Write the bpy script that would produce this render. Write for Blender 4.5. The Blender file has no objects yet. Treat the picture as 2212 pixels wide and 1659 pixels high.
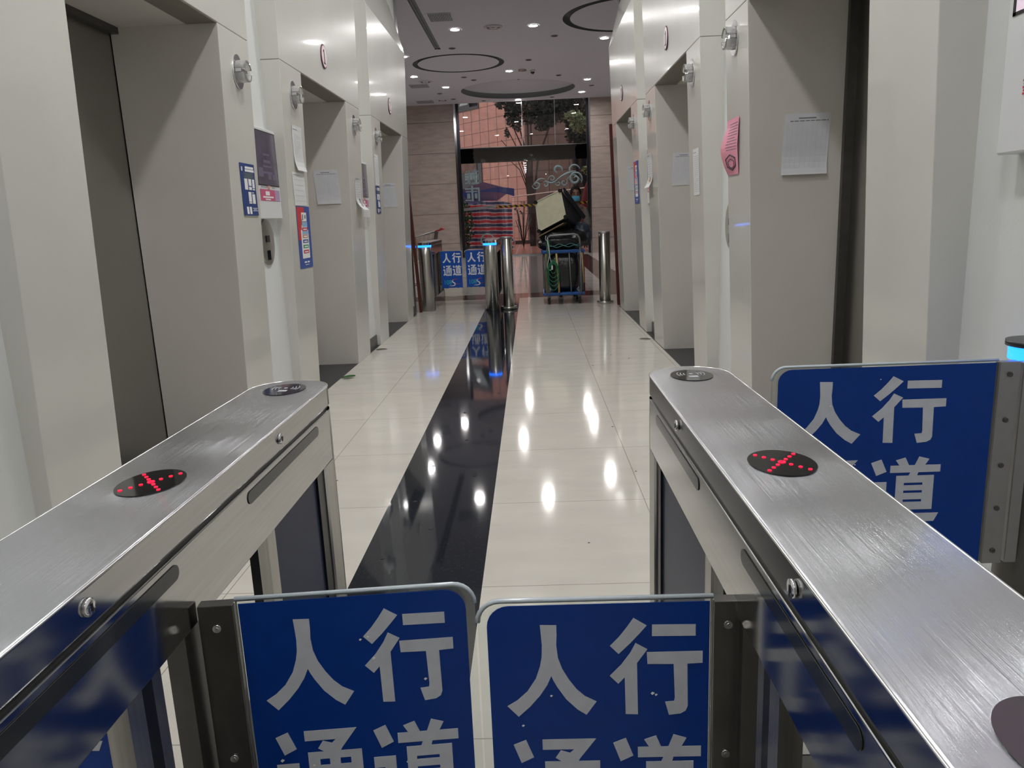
import bpy, math, random
from mathutils import Vector, Matrix
random.seed(7)
S = bpy.context.scene
COL = S.collection
PI = math.pi

# ------------------------------------------------------------------ camera
def make_camera():
    W, H, f = 2212.0, 1659.0, 1640.0
    cx, cy = W / 2, H / 2
    vx, vy, roll, h = 1145.0, 472.0, 0.042, 1.35
    fwd = Vector(((vx - cx) / f, (vy - cy) / f, 1)).normalized()
    p2 = Vector(((vx + 1000 - cx) / f, (vy - roll * 1000 - cy) / f, 1))
    up = fwd.cross(p2).normalized()
    if up.y > 0: up = -up
    right = fwd.cross(up)
    if right.x < 0: right = -right
    # rows = world axes expressed in image-camera axes (x right, y down, z forward)
    M = Matrix((right, fwd, up))
    xc = M @ Vector((1, 0, 0)); yc = M @ Vector((0, -1, 0)); zc = M @ Vector((0, 0, -1))
    m = Matrix.Identity(4)
    for i in range(3):
        m[i][0] = xc[i]; m[i][1] = yc[i]; m[i][2] = zc[i]
    m[2][3] = h
    cd = bpy.data.cameras.new('camera'); cd.sensor_width = 36; cd.sensor_fit = 'HORIZONTAL'
    cd.lens = 36 * f / W; cd.clip_start = 0.03; cd.clip_end = 300
    c = bpy.data.objects.new('camera', cd); COL.objects.link(c); c.matrix_world = m
    S.camera = c
make_camera()

# ------------------------------------------------------------------ world, exposure
w = bpy.data.worlds.new('world'); S.world = w; w.use_nodes = True
w.node_tree.nodes['Background'].inputs[0].default_value = (0.88, 0.86, 0.85, 1)
w.node_tree.nodes['Background'].inputs[1].default_value = 0.52
S.view_settings.view_transform = 'Standard'; S.view_settings.look = 'None'
S.view_settings.gamma = 1; S.view_settings.use_curve_mapping = False
S.view_settings.exposure = 1.25
CORRIDOR_LAMP = 72.0      # emission of the corridor ceiling lamps
LOBBY_LAMP = 150.0         # emission of the lobby downlights
FILL_LAMP = 55.0          # unseen fill lamps added behind the camera

# ------------------------------------------------------------------ materials
def nt(m): return m.node_tree.nodes, m.node_tree.links
def mat(name, col, rough=0.5, metal=0.0, spec=0.5, coat=0.0, emit=0.0, noise=0.0, nscale=8.0, bump=0.0, bscale=60.0, trans=0.0, alpha=1.0, ior=1.45, stretch=None, coatr=0.05):
    m = bpy.data.materials.new(name); m.use_nodes = True
    N, L = nt(m); b = N['Principled BSDF']
    c = (*col, 1)
    b.inputs['Base Color'].default_value = c
    b.inputs['Roughness'].default_value = rough
    b.inputs['Metallic'].default_value = metal
    b.inputs['Specular IOR Level'].default_value = spec
    b.inputs['Coat Weight'].default_value = coat
    b.inputs['Coat Roughness'].default_value = coatr
    b.inputs['IOR'].default_value = ior
    b.inputs['Transmission Weight'].default_value = trans
    b.inputs['Alpha'].default_value = alpha
    if emit:
        b.inputs['Emission Color'].default_value = c; b.inputs['Emission Strength'].default_value = emit
    if noise or bump:
        g = N.new('ShaderNodeNewGeometry'); mp = N.new('ShaderNodeMapping')
        if stretch: mp.inputs['Scale'].default_value = stretch
        L.new(g.outputs['Position'], mp.inputs['Vector'])
    if noise:
        n = N.new('ShaderNodeTexNoise'); n.inputs['Scale'].default_value = nscale; n.inputs['Detail'].default_value = 6
        L.new(mp.outputs[0], n.inputs['Vector'])
        r = N.new('ShaderNodeMapRange'); r.inputs['From Min'].default_value = 0.3; r.inputs['From Max'].default_value = 0.7
        r.inputs['To Min'].default_value = 1 - noise; r.inputs['To Max'].default_value = 1 + noise * .6
        L.new(n.outputs[0], r.inputs[0])
        mx = N.new('ShaderNodeVectorMath'); mx.operation = 'SCALE'; mx.inputs[0].default_value = col
        L.new(r.outputs[0], mx.inputs['Scale']); L.new(mx.outputs[0], b.inputs['Base Color'])
    if bump:
        n2 = N.new('ShaderNodeTexNoise'); n2.inputs['Scale'].default_value = bscale; n2.inputs['Detail'].default_value = 4
        L.new(mp.outputs[0], n2.inputs['Vector'])
        bp = N.new('ShaderNodeBump'); bp.inputs['Strength'].default_value = bump; bp.inputs['Distance'].default_value = 0.02
        L.new(n2.outputs[0], bp.inputs['Height']); L.new(bp.outputs[0], b.inputs['Normal'])
    return m

def brushed(name, col, rough, aniso, tangent, bump=0.0, noise=.12, glint=None):
    m = mat(name, col, rough, 1.0, noise=noise, nscale=3.0, stretch=tuple(1.0 if t else 40.0 for t in tangent))
    N, L = nt(m); b = N['Principled BSDF']
    b.inputs['Anisotropic'].default_value = aniso
    v = N.new('ShaderNodeCombineXYZ')
    for i in range(3): v.inputs[i].default_value = (glint or tangent)[i]
    L.new(v.outputs[0], b.inputs['Tangent'])
    return m

def grain(m, k):
    """fine scratches running along Y: tiny grooves tilt the normal sideways only"""
    N, L = nt(m); b = N['Principled BSDF']
    g = N.new('ShaderNodeNewGeometry'); s = N.new('ShaderNodeSeparateXYZ'); L.new(g.outputs['Position'], s.inputs[0])
    tot = None
    for f, o in ((26000.0, 3.0), (47000.0, 71.0)):
        a = N.new('ShaderNodeMath'); a.operation = 'MULTIPLY_ADD'; L.new(s.outputs[0], a.inputs[0]); a.inputs[1].default_value = f; a.inputs[2].default_value = o
        w_ = N.new('ShaderNodeTexNoise'); w_.noise_dimensions = '2D'; w_.inputs['Scale'].default_value = 1.0; w_.inputs['Detail'].default_value = 0
        v = N.new('ShaderNodeCombineXYZ'); L.new(a.outputs[0], v.inputs[0]); y = N.new('ShaderNodeMath'); y.operation = 'MULTIPLY'; L.new(s.outputs[1], y.inputs[0]); y.inputs[1].default_value = 4.0; L.new(y.outputs[0], v.inputs[1])
        L.new(v.outputs[0], w_.inputs['Vector'])
        q = N.new('ShaderNodeMath'); q.operation = 'SUBTRACT'; L.new(w_.outputs[0], q.inputs[0]); q.inputs[1].default_value = .5
        if tot is None: tot = q.outputs[0]
        else:
            t = N.new('ShaderNodeMath'); t.operation = 'ADD'; L.new(tot, t.inputs[0]); L.new(q.outputs[0], t.inputs[1]); tot = t.outputs[0]
    kk = N.new('ShaderNodeMath'); kk.operation = 'MULTIPLY'; L.new(tot, kk.inputs[0]); kk.inputs[1].default_value = k
    c = N.new('ShaderNodeCombineXYZ'); L.new(kk.outputs[0], c.inputs[0])
    ad = N.new('ShaderNodeVectorMath'); ad.operation = 'ADD'; L.new(g.outputs['Normal'], ad.inputs[0]); L.new(c.outputs[0], ad.inputs[1])
    n = N.new('ShaderNodeVectorMath'); n.operation = 'NORMALIZE'; L.new(ad.outputs[0], n.inputs[0]); L.new(n.outputs[0], b.inputs['Normal'])

def lined(name, col, linecol, axes, rough=.2, spec=.5, noise=.05, nscale=3, width=.003, coat=0.0, lines_x=(), bump=0, specks=False, stretch=None):
    """stone with joints; axes: list of (axis, spacing, offset)"""
    m = mat(name, col, rough, 0, spec, coat, noise=noise, nscale=nscale, bump=bump, bscale=1.5, stretch=stretch)
    N, L = nt(m); b = N['Principled BSDF']
    g = N.new('ShaderNodeNewGeometry'); s = N.new('ShaderNodeSeparateXYZ'); L.new(g.outputs['Position'], s.inputs[0])
    acc = None
    def M(op, a, bb=None):
        n = N.new('ShaderNodeMath'); n.operation = op
        for i, q in enumerate((a, bb)):
            if q is None: continue
            if isinstance(q, (int, float)): n.inputs[i].default_value = q
            else: L.new(q, n.inputs[i])
        return n.outputs[0]
    for ax, sp, off in axes:
        o = s.outputs['XYZ'.index(ax)]
        t = M('PINGPONG', M('SUBTRACT', o, off), sp / 2)      # 0 on a joint
        k = M('LESS_THAN', t, width / 2)
        acc = k if acc is None else M('MAXIMUM', acc, k)
    for x0 in lines_x:
        k = M('LESS_THAN', M('ABSOLUTE', M('SUBTRACT', s.outputs[0], x0)), width / 2)
        acc = k if acc is None else M('MAXIMUM', acc, k)
    src = b.inputs['Base Color'].links[0].from_socket if b.inputs['Base Color'].links else None
    if specks:
        v = N.new('ShaderNodeTexVoronoi'); v.inputs['Scale'].default_value = 90
        L.new(g.outputs['Position'], v.inputs['Vector'])
        k = M('LESS_THAN', v.outputs['Distance'], .12)
        mx0 = N.new('ShaderNodeMix'); mx0.data_type = 'RGBA'
        L.new(M('MULTIPLY', k, .5), mx0.inputs[0]); L.new(src, mx0.inputs[6]); mx0.inputs[7].default_value = (.12, .13, .14, 1)
        src = mx0.outputs[2]
    mx = N.new('ShaderNodeMix'); mx.data_type = 'RGBA'
    L.new(acc, mx.inputs[0])
    if src: L.new(src, mx.inputs[6])
    else: mx.inputs[6].default_value = (*col, 1)
    mx.inputs[7].default_value = (*linecol, 1)
    L.new(mx.outputs[2], b.inputs['Base Color'])
    return m

def glass(name, col, alpha, rough=0.0):
    """thin architectural pane: mostly clear, mirror reflections by fresnel"""
    m = bpy.data.materials.new(name); m.use_nodes = True
    N, L = nt(m); out = N['Material Output']; N.remove(N['Principled BSDF'])
    t = N.new('ShaderNodeBsdfTransparent'); t.inputs[0].default_value = (*col, 1)
    g = N.new('ShaderNodeBsdfGlossy'); g.inputs['Roughness'].default_value = rough; g.inputs[0].default_value = (1, 1, 1, 1)
    fr = N.new('ShaderNodeFresnel'); fr.inputs[0].default_value = 1.5
    mu = N.new('ShaderNodeMath'); mu.operation = 'MULTIPLY_ADD'; mu.inputs[1].default_value = 1.0; mu.inputs[2].default_value = alpha
    L.new(fr.outputs[0], mu.inputs[0])
    mx = N.new('ShaderNodeMixShader'); L.new(mu.outputs[0], mx.inputs[0]); L.new(t.outputs[0], mx.inputs[1]); L.new(g.outputs[0], mx.inputs[2])
    L.new(mx.outputs[0], out.inputs[0])
    return m

def stripes(name, cols, axis='Z', period=.16, diag=0.0, rough=.5, spec=.5, noise=0.0, ondist=0.0):
    """repeating stripes: cols = [(start fraction, colour), ...]"""
    m = bpy.data.materials.new(name); m.use_nodes = True
    N, L = nt(m); b = N['Principled BSDF']; b.inputs['Roughness'].default_value = rough; b.inputs['Specular IOR Level'].default_value = spec
    g = N.new('ShaderNodeNewGeometry'); s = N.new('ShaderNodeSeparateXYZ')
    L.new(g.outputs['Position'], s.inputs[0])
    a = N.new('ShaderNodeMath'); a.operation = 'MULTIPLY_ADD'; L.new(s.outputs[0 if axis != 'X' else 2], a.inputs[0]); a.inputs[1].default_value = diag
    L.new(s.outputs['XYZ'.index(axis)], a.inputs[2])
    src = a.outputs[0]
    if ondist:
        nn = N.new('ShaderNodeTexNoise'); nn.inputs['Scale'].default_value = 2.2; L.new(g.outputs['Position'], nn.inputs['Vector'])
        q = N.new('ShaderNodeMath'); q.operation = 'MULTIPLY_ADD'; L.new(nn.outputs[0], q.inputs[0]); q.inputs[1].default_value = ondist; L.new(src, q.inputs[2]); src = q.outputs[0]
    d = N.new('ShaderNodeMath'); d.operation = 'DIVIDE'; L.new(src, d.inputs[0]); d.inputs[1].default_value = period
    f = N.new('ShaderNodeMath'); f.operation = 'FRACT'; L.new(d.outputs[0], f.inputs[0])
    r = N.new('ShaderNodeValToRGB'); r.color_ramp.interpolation = 'CONSTANT'
    e = r.color_ramp.elements
    while len(e) < len(cols): e.new(0.5)
    for i, (p, c) in enumerate(cols): e[i].position = p; e[i].color = (*c, 1)
    L.new(f.outputs[0], r.inputs[0]); L.new(r.outputs[0], b.inputs['Base Color'])
    return m

CREAM = mat('cream_cladding', (.655, .65, .61), .22, spec=.25, coat=.55, coatr=.045, noise=.05, nscale=1.3)
CREAM_SEAM = mat('cladding_seam', (.22, .20, .17), .6)
REVEAL = mat('matt_reveal_panel', (.64, .615, .575), .55, noise=.04, nscale=2)
WALLWHITE = mat('white_paint', (.74, .76, .75), .6, noise=.05, nscale=1.5, bump=.05, bscale=80)
CEIL = mat('ceiling_paint', (.60, .60, .67), .55, noise=.02)
CEILC = mat('corridor_ceiling_paint', (.78, .77, .74), .6, noise=.02)
COVE = mat('cove_grey', (.16, .18, .19), .6)
MARBLE = lined('cream_marble_tiles', (.69, .66, .60), (.34, .31, .27), [('Y', .857, 2.632)], rough=.075, spec=.6, noise=.06, nscale=2.6, width=.004, lines_x=(-1.205, .505, 1.262), stretch=(1, 2.4, 1))
GRANITE = lined('black_granite_strip', (.013, .017, .026), (.003, .003, .003), [('Y', .857, 2.632)], rough=.045, spec=.7, noise=.3, nscale=60, width=.003, specks=True)
THRESH = mat('dark_threshold_stone', (.028, .03, .034), .35, noise=.2, nscale=60)
LOBBYF = lined('lobby_floor_tiles', (.76, .71, .67), (.30, .27, .25), [('Y', 1.0, 12.4), ('X', 1.0, .1)], rough=.06, spec=.6, noise=.1, nscale=1.5, width=.006)
BROWNF = mat('brown_floor_band', (.12, .065, .06), .06, spec=.6, noise=.25, nscale=8)
GREYF = mat('grey_floor_band', (.30, .29, .29), .07, spec=.6, noise=.1, nscale=3)
TRAV = lined('travertine_wall', (.43, .355, .32), (.17, .13, .11), [('Z', 1.09, .55)], rough=.35, noise=.16, nscale=2.2, width=.02, stretch=(1, 1, 4))
PINK = lined('pink_stone_cladding', (.60, .31, .25), (.20, .09, .08), [('Z', .717, 3.08)], rough=.6, noise=.14, nscale=2.2, width=.035)
STEELY = brushed('brushed_steel_top', (.62, .64, .69), .17, 0.0, (0, 1, 0), glint=(1, 0, 0), noise=.03)
grain(STEELY, 1.05)
STEELS = brushed('polished_steel_side', (.50, .50, .50), .13, .5, (0, 1, 0), noise=.08)
STEELV = brushed('brushed_steel_vertical', (.52, .51, .48), .33, .8, (0, 0, 1), noise=.12)
STEELE = mat('bright_steel_edge', (.85, .85, .86), .2, 1.0)
CHROME = mat('chrome', (.75, .75, .77), .12, 1.0)
DARKSTEEL = mat('dark_steel_bracket', (.11, .105, .10), .35, .8, noise=.1, nscale=20)
GREYSTEEL = mat('grey_steel_bracket', (.30, .29, .29), .42, .7, noise=.05, nscale=30)
DOORSTEEL = brushed('lift_door_steel', (.42, .41, .39), .34, .7, (0, 0, 1), noise=.02)
BLACKP = mat('black_plastic', (.012, .012, .014), .3)
BLACKG = mat('black_gloss_display', (.010, .010, .012), .06, spec=.8)
BLACKR = mat('black_rubber', (.02, .02, .02), .7)
SLOT = mat('smoked_sensor_window', (.035, .038, .04), .15)
LEDR = mat('red_led', (1.0, .004, .03), .4, emit=1.1)
LEDB = mat('blue_led', (.012, .17, 1.0), .4, emit=1.7)
ACRYL = glass('clear_acrylic', (.93, .95, .94), 0.02)
ACRYL_EDGE = mat('acrylic_edge', (.55, .62, .68), .2, spec=.8)
SMOKE = mat('smoked_infill_panel', (.040, .052, .105), .35, spec=.15)
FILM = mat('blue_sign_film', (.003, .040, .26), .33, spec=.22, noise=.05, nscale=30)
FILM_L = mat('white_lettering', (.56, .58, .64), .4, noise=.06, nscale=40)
FILM_FAR = mat('blue_sign_film_painted_lit', (.006, .085, .46), .3)  # lighter copy of the sign film, brighter light painted into the colour
LETTER_FAR = mat('white_lettering_painted_lit', (.80, .82, .86), .4)  # lettering lightened the same way for the far signs
CYAN = mat('cyan_print', (.04, .42, .62), .4)
REDP = mat('red_print', (.62, .05, .06), .4)
WHITEP = mat('white_print', (.86, .86, .86), .5)
PAPER = mat('white_paper', (.70, .71, .72), .7, noise=.03, nscale=20)
PAPERG = mat('greyish_paper', (.68, .69, .73), .7, noise=.04, nscale=20)
INK = mat('printed_ink', (.20, .20, .22), .7)
PALEINK = mat('pale_printed_ink', (.50, .51, .54), .7)
BLACKINK = mat('black_ink', (.03, .03, .05), .6)
PINKPAPER = mat('pink_paper', (.80, .33, .43), .6, noise=.05, nscale=8)
NAVYP = mat('navy_print', (.022, .055, .22), .4)
GREENP = mat('green_print', (.05, .33, .15), .4)
ORANGEP = mat('salmon_print', (.62, .33, .24), .4)
BLUEP = mat('blue_print', (.05, .10, .36), .4)
LBLUEP = mat('light_blue_print', (.30, .50, .72), .4)
PINKP = mat('pink_print', (.58, .10, .22), .4)
PURPLEP = mat('mauve_print', (.42, .32, .48), .4)
WHITEPL = mat('white_plastic', (.72, .73, .75), .3)
SCREEN = mat('dull_screen', (.13, .115, .16), .12, spec=.6, noise=.25, nscale=9)
SCREENLIT = mat('lit_screen', (.55, .44, .52), .2, emit=.35)
LAMPOFF = mat('unlit_recess', (.05, .05, .05), .5)
ACRL = mat('clear_lamp_acrylic', (.80, .80, .79), .08, trans=.75, ior=1.45)
DOWN = mat('lamp_disc', (1, .98, .95), .5, emit=LOBBY_LAMP)
CORR = mat('corridor_lamp_disc', (1, .985, .975), .5, emit=CORRIDOR_LAMP)
FILL = mat('fill_lamp_disc', (1, .98, .96), .5, emit=FILL_LAMP)
REDWOOD = mat('dark_red_frame', (.075, .016, .012), .35)
GREYMET = mat('grey_mirror_metal', (.42, .43, .43), .18, .9)
SKIRT = mat('dark_skirting', (.10, .095, .09), .4)
BLACKGL = mat('black_glazed_header', (.20, .20, .20), .02, metal=1.0, bump=.3, bscale=.7)
FRAME = mat('dark_facade_frame', (.03, .03, .04), .2, .6)
PANE = glass('facade_glass', (.86, .85, .85), 0.0)
FROST = mat('frosted_film', (.20, .27, .29), .5)
BAG = mat('black_bin_bag', (.010, .011, .012), .28, spec=.7, bump=.9, bscale=9)
BAGB = mat('blue_black_bag', (.03, .042, .06), .35, spec=.6, bump=.9, bscale=12)
TROLBLUE = mat('trolley_blue', (.012, .085, .30), .4)
TROLSTEEL = mat('trolley_grey_tube', (.20, .21, .22), .4, .5)
WOOD = mat('tan_wood', (.55, .36, .14), .6, noise=.1, nscale=20)
WOODD = mat('weathered_wood', (.20, .15, .08), .7, noise=.2, nscale=20)
HOSE = mat('green_hose', (.01, .16, .07), .35)
ROPE = mat('teal_rope', (.05, .17, .17), .7)
CABLE = mat('white_cable', (.55, .60, .58), .5)
CALICO = mat('pale_calico', (.60, .58, .42), .9, noise=.08, nscale=14)
UPHOL = mat('dark_upholstery', (.022, .027, .036), .6, noise=.2, nscale=6)
SKIN = mat('skin', (.27, .145, .095), .5)
HAIR = mat('black_hair', (.010, .009, .009), .6)
MASK = mat('blue_face_mask', (.10, .40, .62), .8)
SHIRT = mat('grey_shirt', (.15, .135, .125), .9, noise=.1, nscale=20)
TROUSER = mat('dark_trousers', (.02, .02, .025), .9)
SHOE = mat('shoe', (.02, .02, .02), .6)
CANOPY = mat('lilac_canopy', (.30, .27, .50), .7)
NAVYC = mat('navy_canopy', (.03, .045, .20), .7)
TARP = stripes('striped_tarpaulin', [(0, (.62, .05, .07)), (.38, (.66, .60, .66)), (.5, (.045, .07, .16)), (.88, (.66, .60, .66))], 'Z', .305, diag=.035, rough=.35, ondist=.10)
TAPE = stripes('hazard_tape', [(0, (.95, .55, .02)), (.5, (.01, .01, .01))], 'X', .20, diag=.9, rough=.4)
TAPEW = mat('white_barrier_tape', (.62, .60, .66), .5)
POLEW = mat('pale_pole', (.75, .60, .55), .5)
LEAF = mat('dark_leaf', (.010, .022, .014), .6, noise=.5, nscale=6)
LEAFL = mat('bright_leaf', (.20, .245, .12), .6, noise=.4, nscale=6)
LEAFS = mat('shrub_leaf', (.045, .10, .03), .6, noise=.4, nscale=9)
BARK = mat('bark', (.045, .030, .026), .9, noise=.3, nscale=9)
REDCL = mat('red_cloth', (.16, .012, .02), .8)
BRICKF = lined('red_brick_paving', (.40, .15, .12), (.42, .34, .32), [('Y', 1.3, 0), ('X', .6, 0)], rough=.25, noise=.2, nscale=3, width=.05)
DARKWIN = mat('dark_window', (.015, .016, .02), .1, spec=.8)
SASHW = mat('pale_window_sash', (.32, .38, .38), .2)
SOIL = mat('soil', (.05, .03, .025), .9)
LEAFG = mat('fallen_leaf', (.03, .13, .03), .5)
WIRE = mat('wire', (.35, .36, .37), .3, .9)
KRAFT = mat('kraft_bag', (.50, .30, .13), .8, noise=.3, nscale=20)

# ------------------------------------------------------------------ mesh builder
class MB:
    def __init__(s): s.v = []; s.f = []; s.m = []; s.sm = []
    def add(s, vs, fs, mi=0, smooth=False):
        b = len(s.v); s.v += [tuple(p) for p in vs]
        for f in fs: s.f.append(tuple(i + b for i in f)); s.m.append(mi); s.sm.append(smooth)
        return s
    def box(s, a, b, mi=0):
        x0, y0, z0 = a; x1, y1, z1 = b
        v = [(x0, y0, z0), (x1, y0, z0), (x1, y1, z0), (x0, y1, z0), (x0, y0, z1), (x1, y0, z1), (x1, y1, z1), (x0, y1, z1)]
        return s.add(v, [(0, 3, 2, 1), (4, 5, 6, 7), (0, 1, 5, 4), (1, 2, 6, 5), (2, 3, 7, 6), (3, 0, 4, 7)], mi)
    def hexa(s, v, mi=0):
        return s.add(v, [(0, 3, 2, 1), (4, 5, 6, 7), (0, 1, 5, 4), (1, 2, 6, 5), (2, 3, 7, 6), (3, 0, 4, 7)], mi)
    def prism(s, pts, axis, a, b, mi=0, smooth=False):
        """pts 2D polygon, extruded along axis from a to b. axis X: pts=(y,z); Y: (x,z); Z: (x,y)"""
        n = len(pts)
        def P(p, t): return (t, p[0], p[1]) if axis == 'X' else ((p[0], t, p[1]) if axis == 'Y' else (p[0], p[1], t))
        v = [P(p, a) for p in pts] + [P(p, b) for p in pts]
        s.add(v, [tuple(range(n)), tuple(range(2 * n - 1, n - 1, -1))], mi)
        return s.add(v, [(i, (i + 1) % n, n + (i + 1) % n, n + i) for i in range(n)], mi, smooth)
    def cyl(s, p0, p1, r0, r1=None, n=24, mi=0, caps=True):
        r1 = r0 if r1 is None else r1
        p0 = Vector(p0); p1 = Vector(p1); d = (p1 - p0).normalized()
        a = d.orthogonal().normalized(); b = d.cross(a)
        v = []
        for p, r in ((p0, r0), (p1, r1)):
            for i in range(n):
                t = 2 * PI * i / n; v.append(p + a * math.cos(t) * r + b * math.sin(t) * r)
        s.add(v, [(i, (i + 1) % n, n + (i + 1) % n, n + i) for i in range(n)], mi, True)
        if caps: s.add(v, [tuple(range(n - 1, -1, -1)), tuple(range(n, 2 * n))], mi)
        return s
    def tube(s, pts, r, n=8, mi=0, closed=False, radii=None):
        pts = [Vector(p) for p in pts]; m = len(pts); rings = []
        up = Vector((0, 0, 1)); prev = None
        for i, p in enumerate(pts):
            if closed: d = pts[(i + 1) % m] - pts[i - 1]
            else: d = (pts[min(i + 1, m - 1)] - pts[max(i - 1, 0)])
            d.normalize()
            a = (prev - d * prev.dot(d)) if prev is not None else d.orthogonal()
            if a.length < 1e-5: a = d.orthogonal()
            a.normalize(); prev = a; b = d.cross(a)
            rr = radii[i] if radii else r
            rings.append([p + a * math.cos(2 * PI * k / n) * rr + b * math.sin(2 * PI * k / n) * rr for k in range(n)])
        v = [q for R in rings for q in R]
        f = []
        for i in range(m if closed else m - 1):
            j = (i + 1) % m
            for k in range(n): f.append((i * n + k, i * n + (k + 1) % n, j * n + (k + 1) % n, j * n + k))
        s.add(v, f, mi, True)
        if not closed: s.add(v, [tuple(range(n - 1, -1, -1)), tuple(range((m - 1) * n, m * n))], mi)
        return s
    def lathe(s, prof, c=(0, 0, 0), n=32, mi=0, axis='Z'):
        v = []
        for r, z in prof:
            for k in range(n):
                t = 2 * PI * k / n
                x, y = r * math.cos(t), r * math.sin(t)
                p = (x, y, z) if axis == 'Z' else ((z, x, y) if axis == 'X' else (x, z, y))
                v.append((p[0] + c[0], p[1] + c[1], p[2] + c[2]))
        f = []
        for i in range(len(prof) - 1):
            for k in range(n): f.append((i * n + k, i * n + (k + 1) % n, (i + 1) * n + (k + 1) % n, (i + 1) * n + k))
        return s.add(v, f, mi, True)
    def grid(s, fn, nu, nv, mi=0, smooth=True):
        v = [fn(i / nu, j / nv) for j in range(nv + 1) for i in range(nu + 1)]
        f = [(j * (nu + 1) + i, j * (nu + 1) + i + 1, (j + 1) * (nu + 1) + i + 1, (j + 1) * (nu + 1) + i) for j in range(nv) for i in range(nu)]
        return s.add(v, f, mi, smooth)
    def ball(s, c, r, nu=20, nv=12, mi=0, jitter=0.0, seed=0, e=1.0):
        rnd = random.Random(seed); rx, ry, rz = (r, r, r) if isinstance(r, (int, float)) else r
        v = []; f = []
        for j in range(nv + 1):
            ph = -PI / 2 + PI * j / nv
            for i in range(nu):
                t = 2 * PI * i / nu
                q = 1 + (rnd.uniform(-jitter, jitter) if 0 < j < nv else 0)
                k = lambda a: math.copysign(abs(a) ** e, a)
                v.append((c[0] + rx * k(math.cos(ph)) * k(math.cos(t)) * q, c[1] + ry * k(math.cos(ph)) * k(math.sin(t)) * q, c[2] + rz * k(math.sin(ph)) * q))
        for j in range(nv):
            for i in range(nu): f.append((j * nu + i, j * nu + (i + 1) % nu, (j + 1) * nu + (i + 1) % nu, (j + 1) * nu + i))
        return s.add(v, f, mi, True)
    def leaves(s, c, r, n, size, mi=0, seed=1, flat=False):
        rnd = random.Random(seed)
        for _ in range(n):
            while True:
                p = Vector((rnd.uniform(-1, 1), rnd.uniform(-1, 1), rnd.uniform(-1, 1)))
                if .35 < p.length < 1: break
            p = Vector((c[0] + p.x * r[0], c[1] + p.y * r[1], c[2] + p.z * r[2]))
            d = Vector((rnd.gauss(0, 1), rnd.gauss(0, 1), rnd.gauss(0, .7))).normalized(); e = d.orthogonal().normalized()
            e = Matrix.Rotation(rnd.uniform(0, 6.28), 3, d) @ e
            k = size * rnd.uniform(.6, 1.3)
            s.add([p - d * k, p - e * k * .42, p + d * k, p + e * k * .42], [(0, 1, 2, 3)], mi)
        return s
    def build(s, name, mats, parent=None, loc=None, bevel=0.0, sub=0, shade=True):
        me = bpy.data.meshes.new(name); me.from_pydata(s.v, [], s.f)
        if not isinstance(mats, (list, tuple)): mats = [mats]
        for m in mats: me.materials.append(m)
        for i, p in enumerate(me.polygons): p.material_index = s.m[i]; p.use_smooth = s.sm[i]
        me.update()
        import bmesh
        bm = bmesh.new(); bm.from_mesh(me); bmesh.ops.remove_doubles(bm, verts=bm.verts, dist=1e-6)
        bmesh.ops.recalc_face_normals(bm, faces=bm.faces); bm.to_mesh(me); bm.free()
        o = bpy.data.objects.new(name, me); COL.objects.link(o)
        if parent is not None: o.parent = parent
        if loc: o.location = loc
        if bevel:
            b = o.modifiers.new('bevel', 'BEVEL'); b.width = bevel; b.segments = 2; b.limit_method = 'ANGLE'; b.angle_limit = .6
        if sub:
            b = o.modifiers.new('subdivision', 'SUBSURF'); b.levels = sub; b.render_levels = sub
        return o

def thing(name, label, cat, loc=(0, 0, 0), rz=0.0, group=None):
    o = bpy.data.objects.new(name, None); COL.objects.link(o); o.empty_display_size = .1
    o.location = loc; o.rotation_euler = (0, 0, rz); o['label'] = label; o['category'] = cat
    if group: o['group'] = group
    return o
def tag(o, label, cat, group=None):
    o['label'] = label; o['category'] = cat
    if group: o['group'] = group
    return o
def struct(o, label=None):
    o['kind'] = 'structure'
    if label: o['label'] = label
    return o
def copy_tree(root, loc, rz=None, label=None, group=None):
    r = root.copy(); COL.objects.link(r); r.location = loc
    if rz is not None: r.rotation_euler = (0, 0, rz)
    if label: r['label'] = label
    if group: r['group'] = group
    for ch in list(root.children):
        c = ch.copy(); COL.objects.link(c); c.parent = r
        for g in ch.children:
            d = g.copy(); COL.objects.link(d); d.parent = c
    return r
def text_mesh(name, body, size, m, parent=None, loc=(0, 0, 0), rot=(PI / 2, 0, 0), bold=0.0, align='CENTER', sx=1.0, mirror=False, depth=.0004):
    cu = bpy.data.curves.new(name, 'FONT'); cu.body = body; cu.size = size; cu.offset = bold * size
    cu.align_x = align; cu.align_y = 'CENTER'; cu.extrude = depth; cu.fill_mode = 'BOTH'; cu.resolution_u = 4
    o = bpy.data.objects.new(name, cu); COL.objects.link(o)
    bpy.context.view_layer.update()
    me = bpy.data.meshes.new_from_object(o.evaluated_get(bpy.context.evaluated_depsgraph_get()))
    bpy.data.objects.remove(o)
    me.materials.clear(); me.materials.append(m); me.name = name
    for v in me.vertices: v.co.x *= sx * (-1 if mirror else 1)
    if mirror: me.flip_normals()
    q = bpy.data.objects.new(name, me); COL.objects.link(q); q.parent = parent; q.location = loc; q.rotation_euler = rot
    return q

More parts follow.
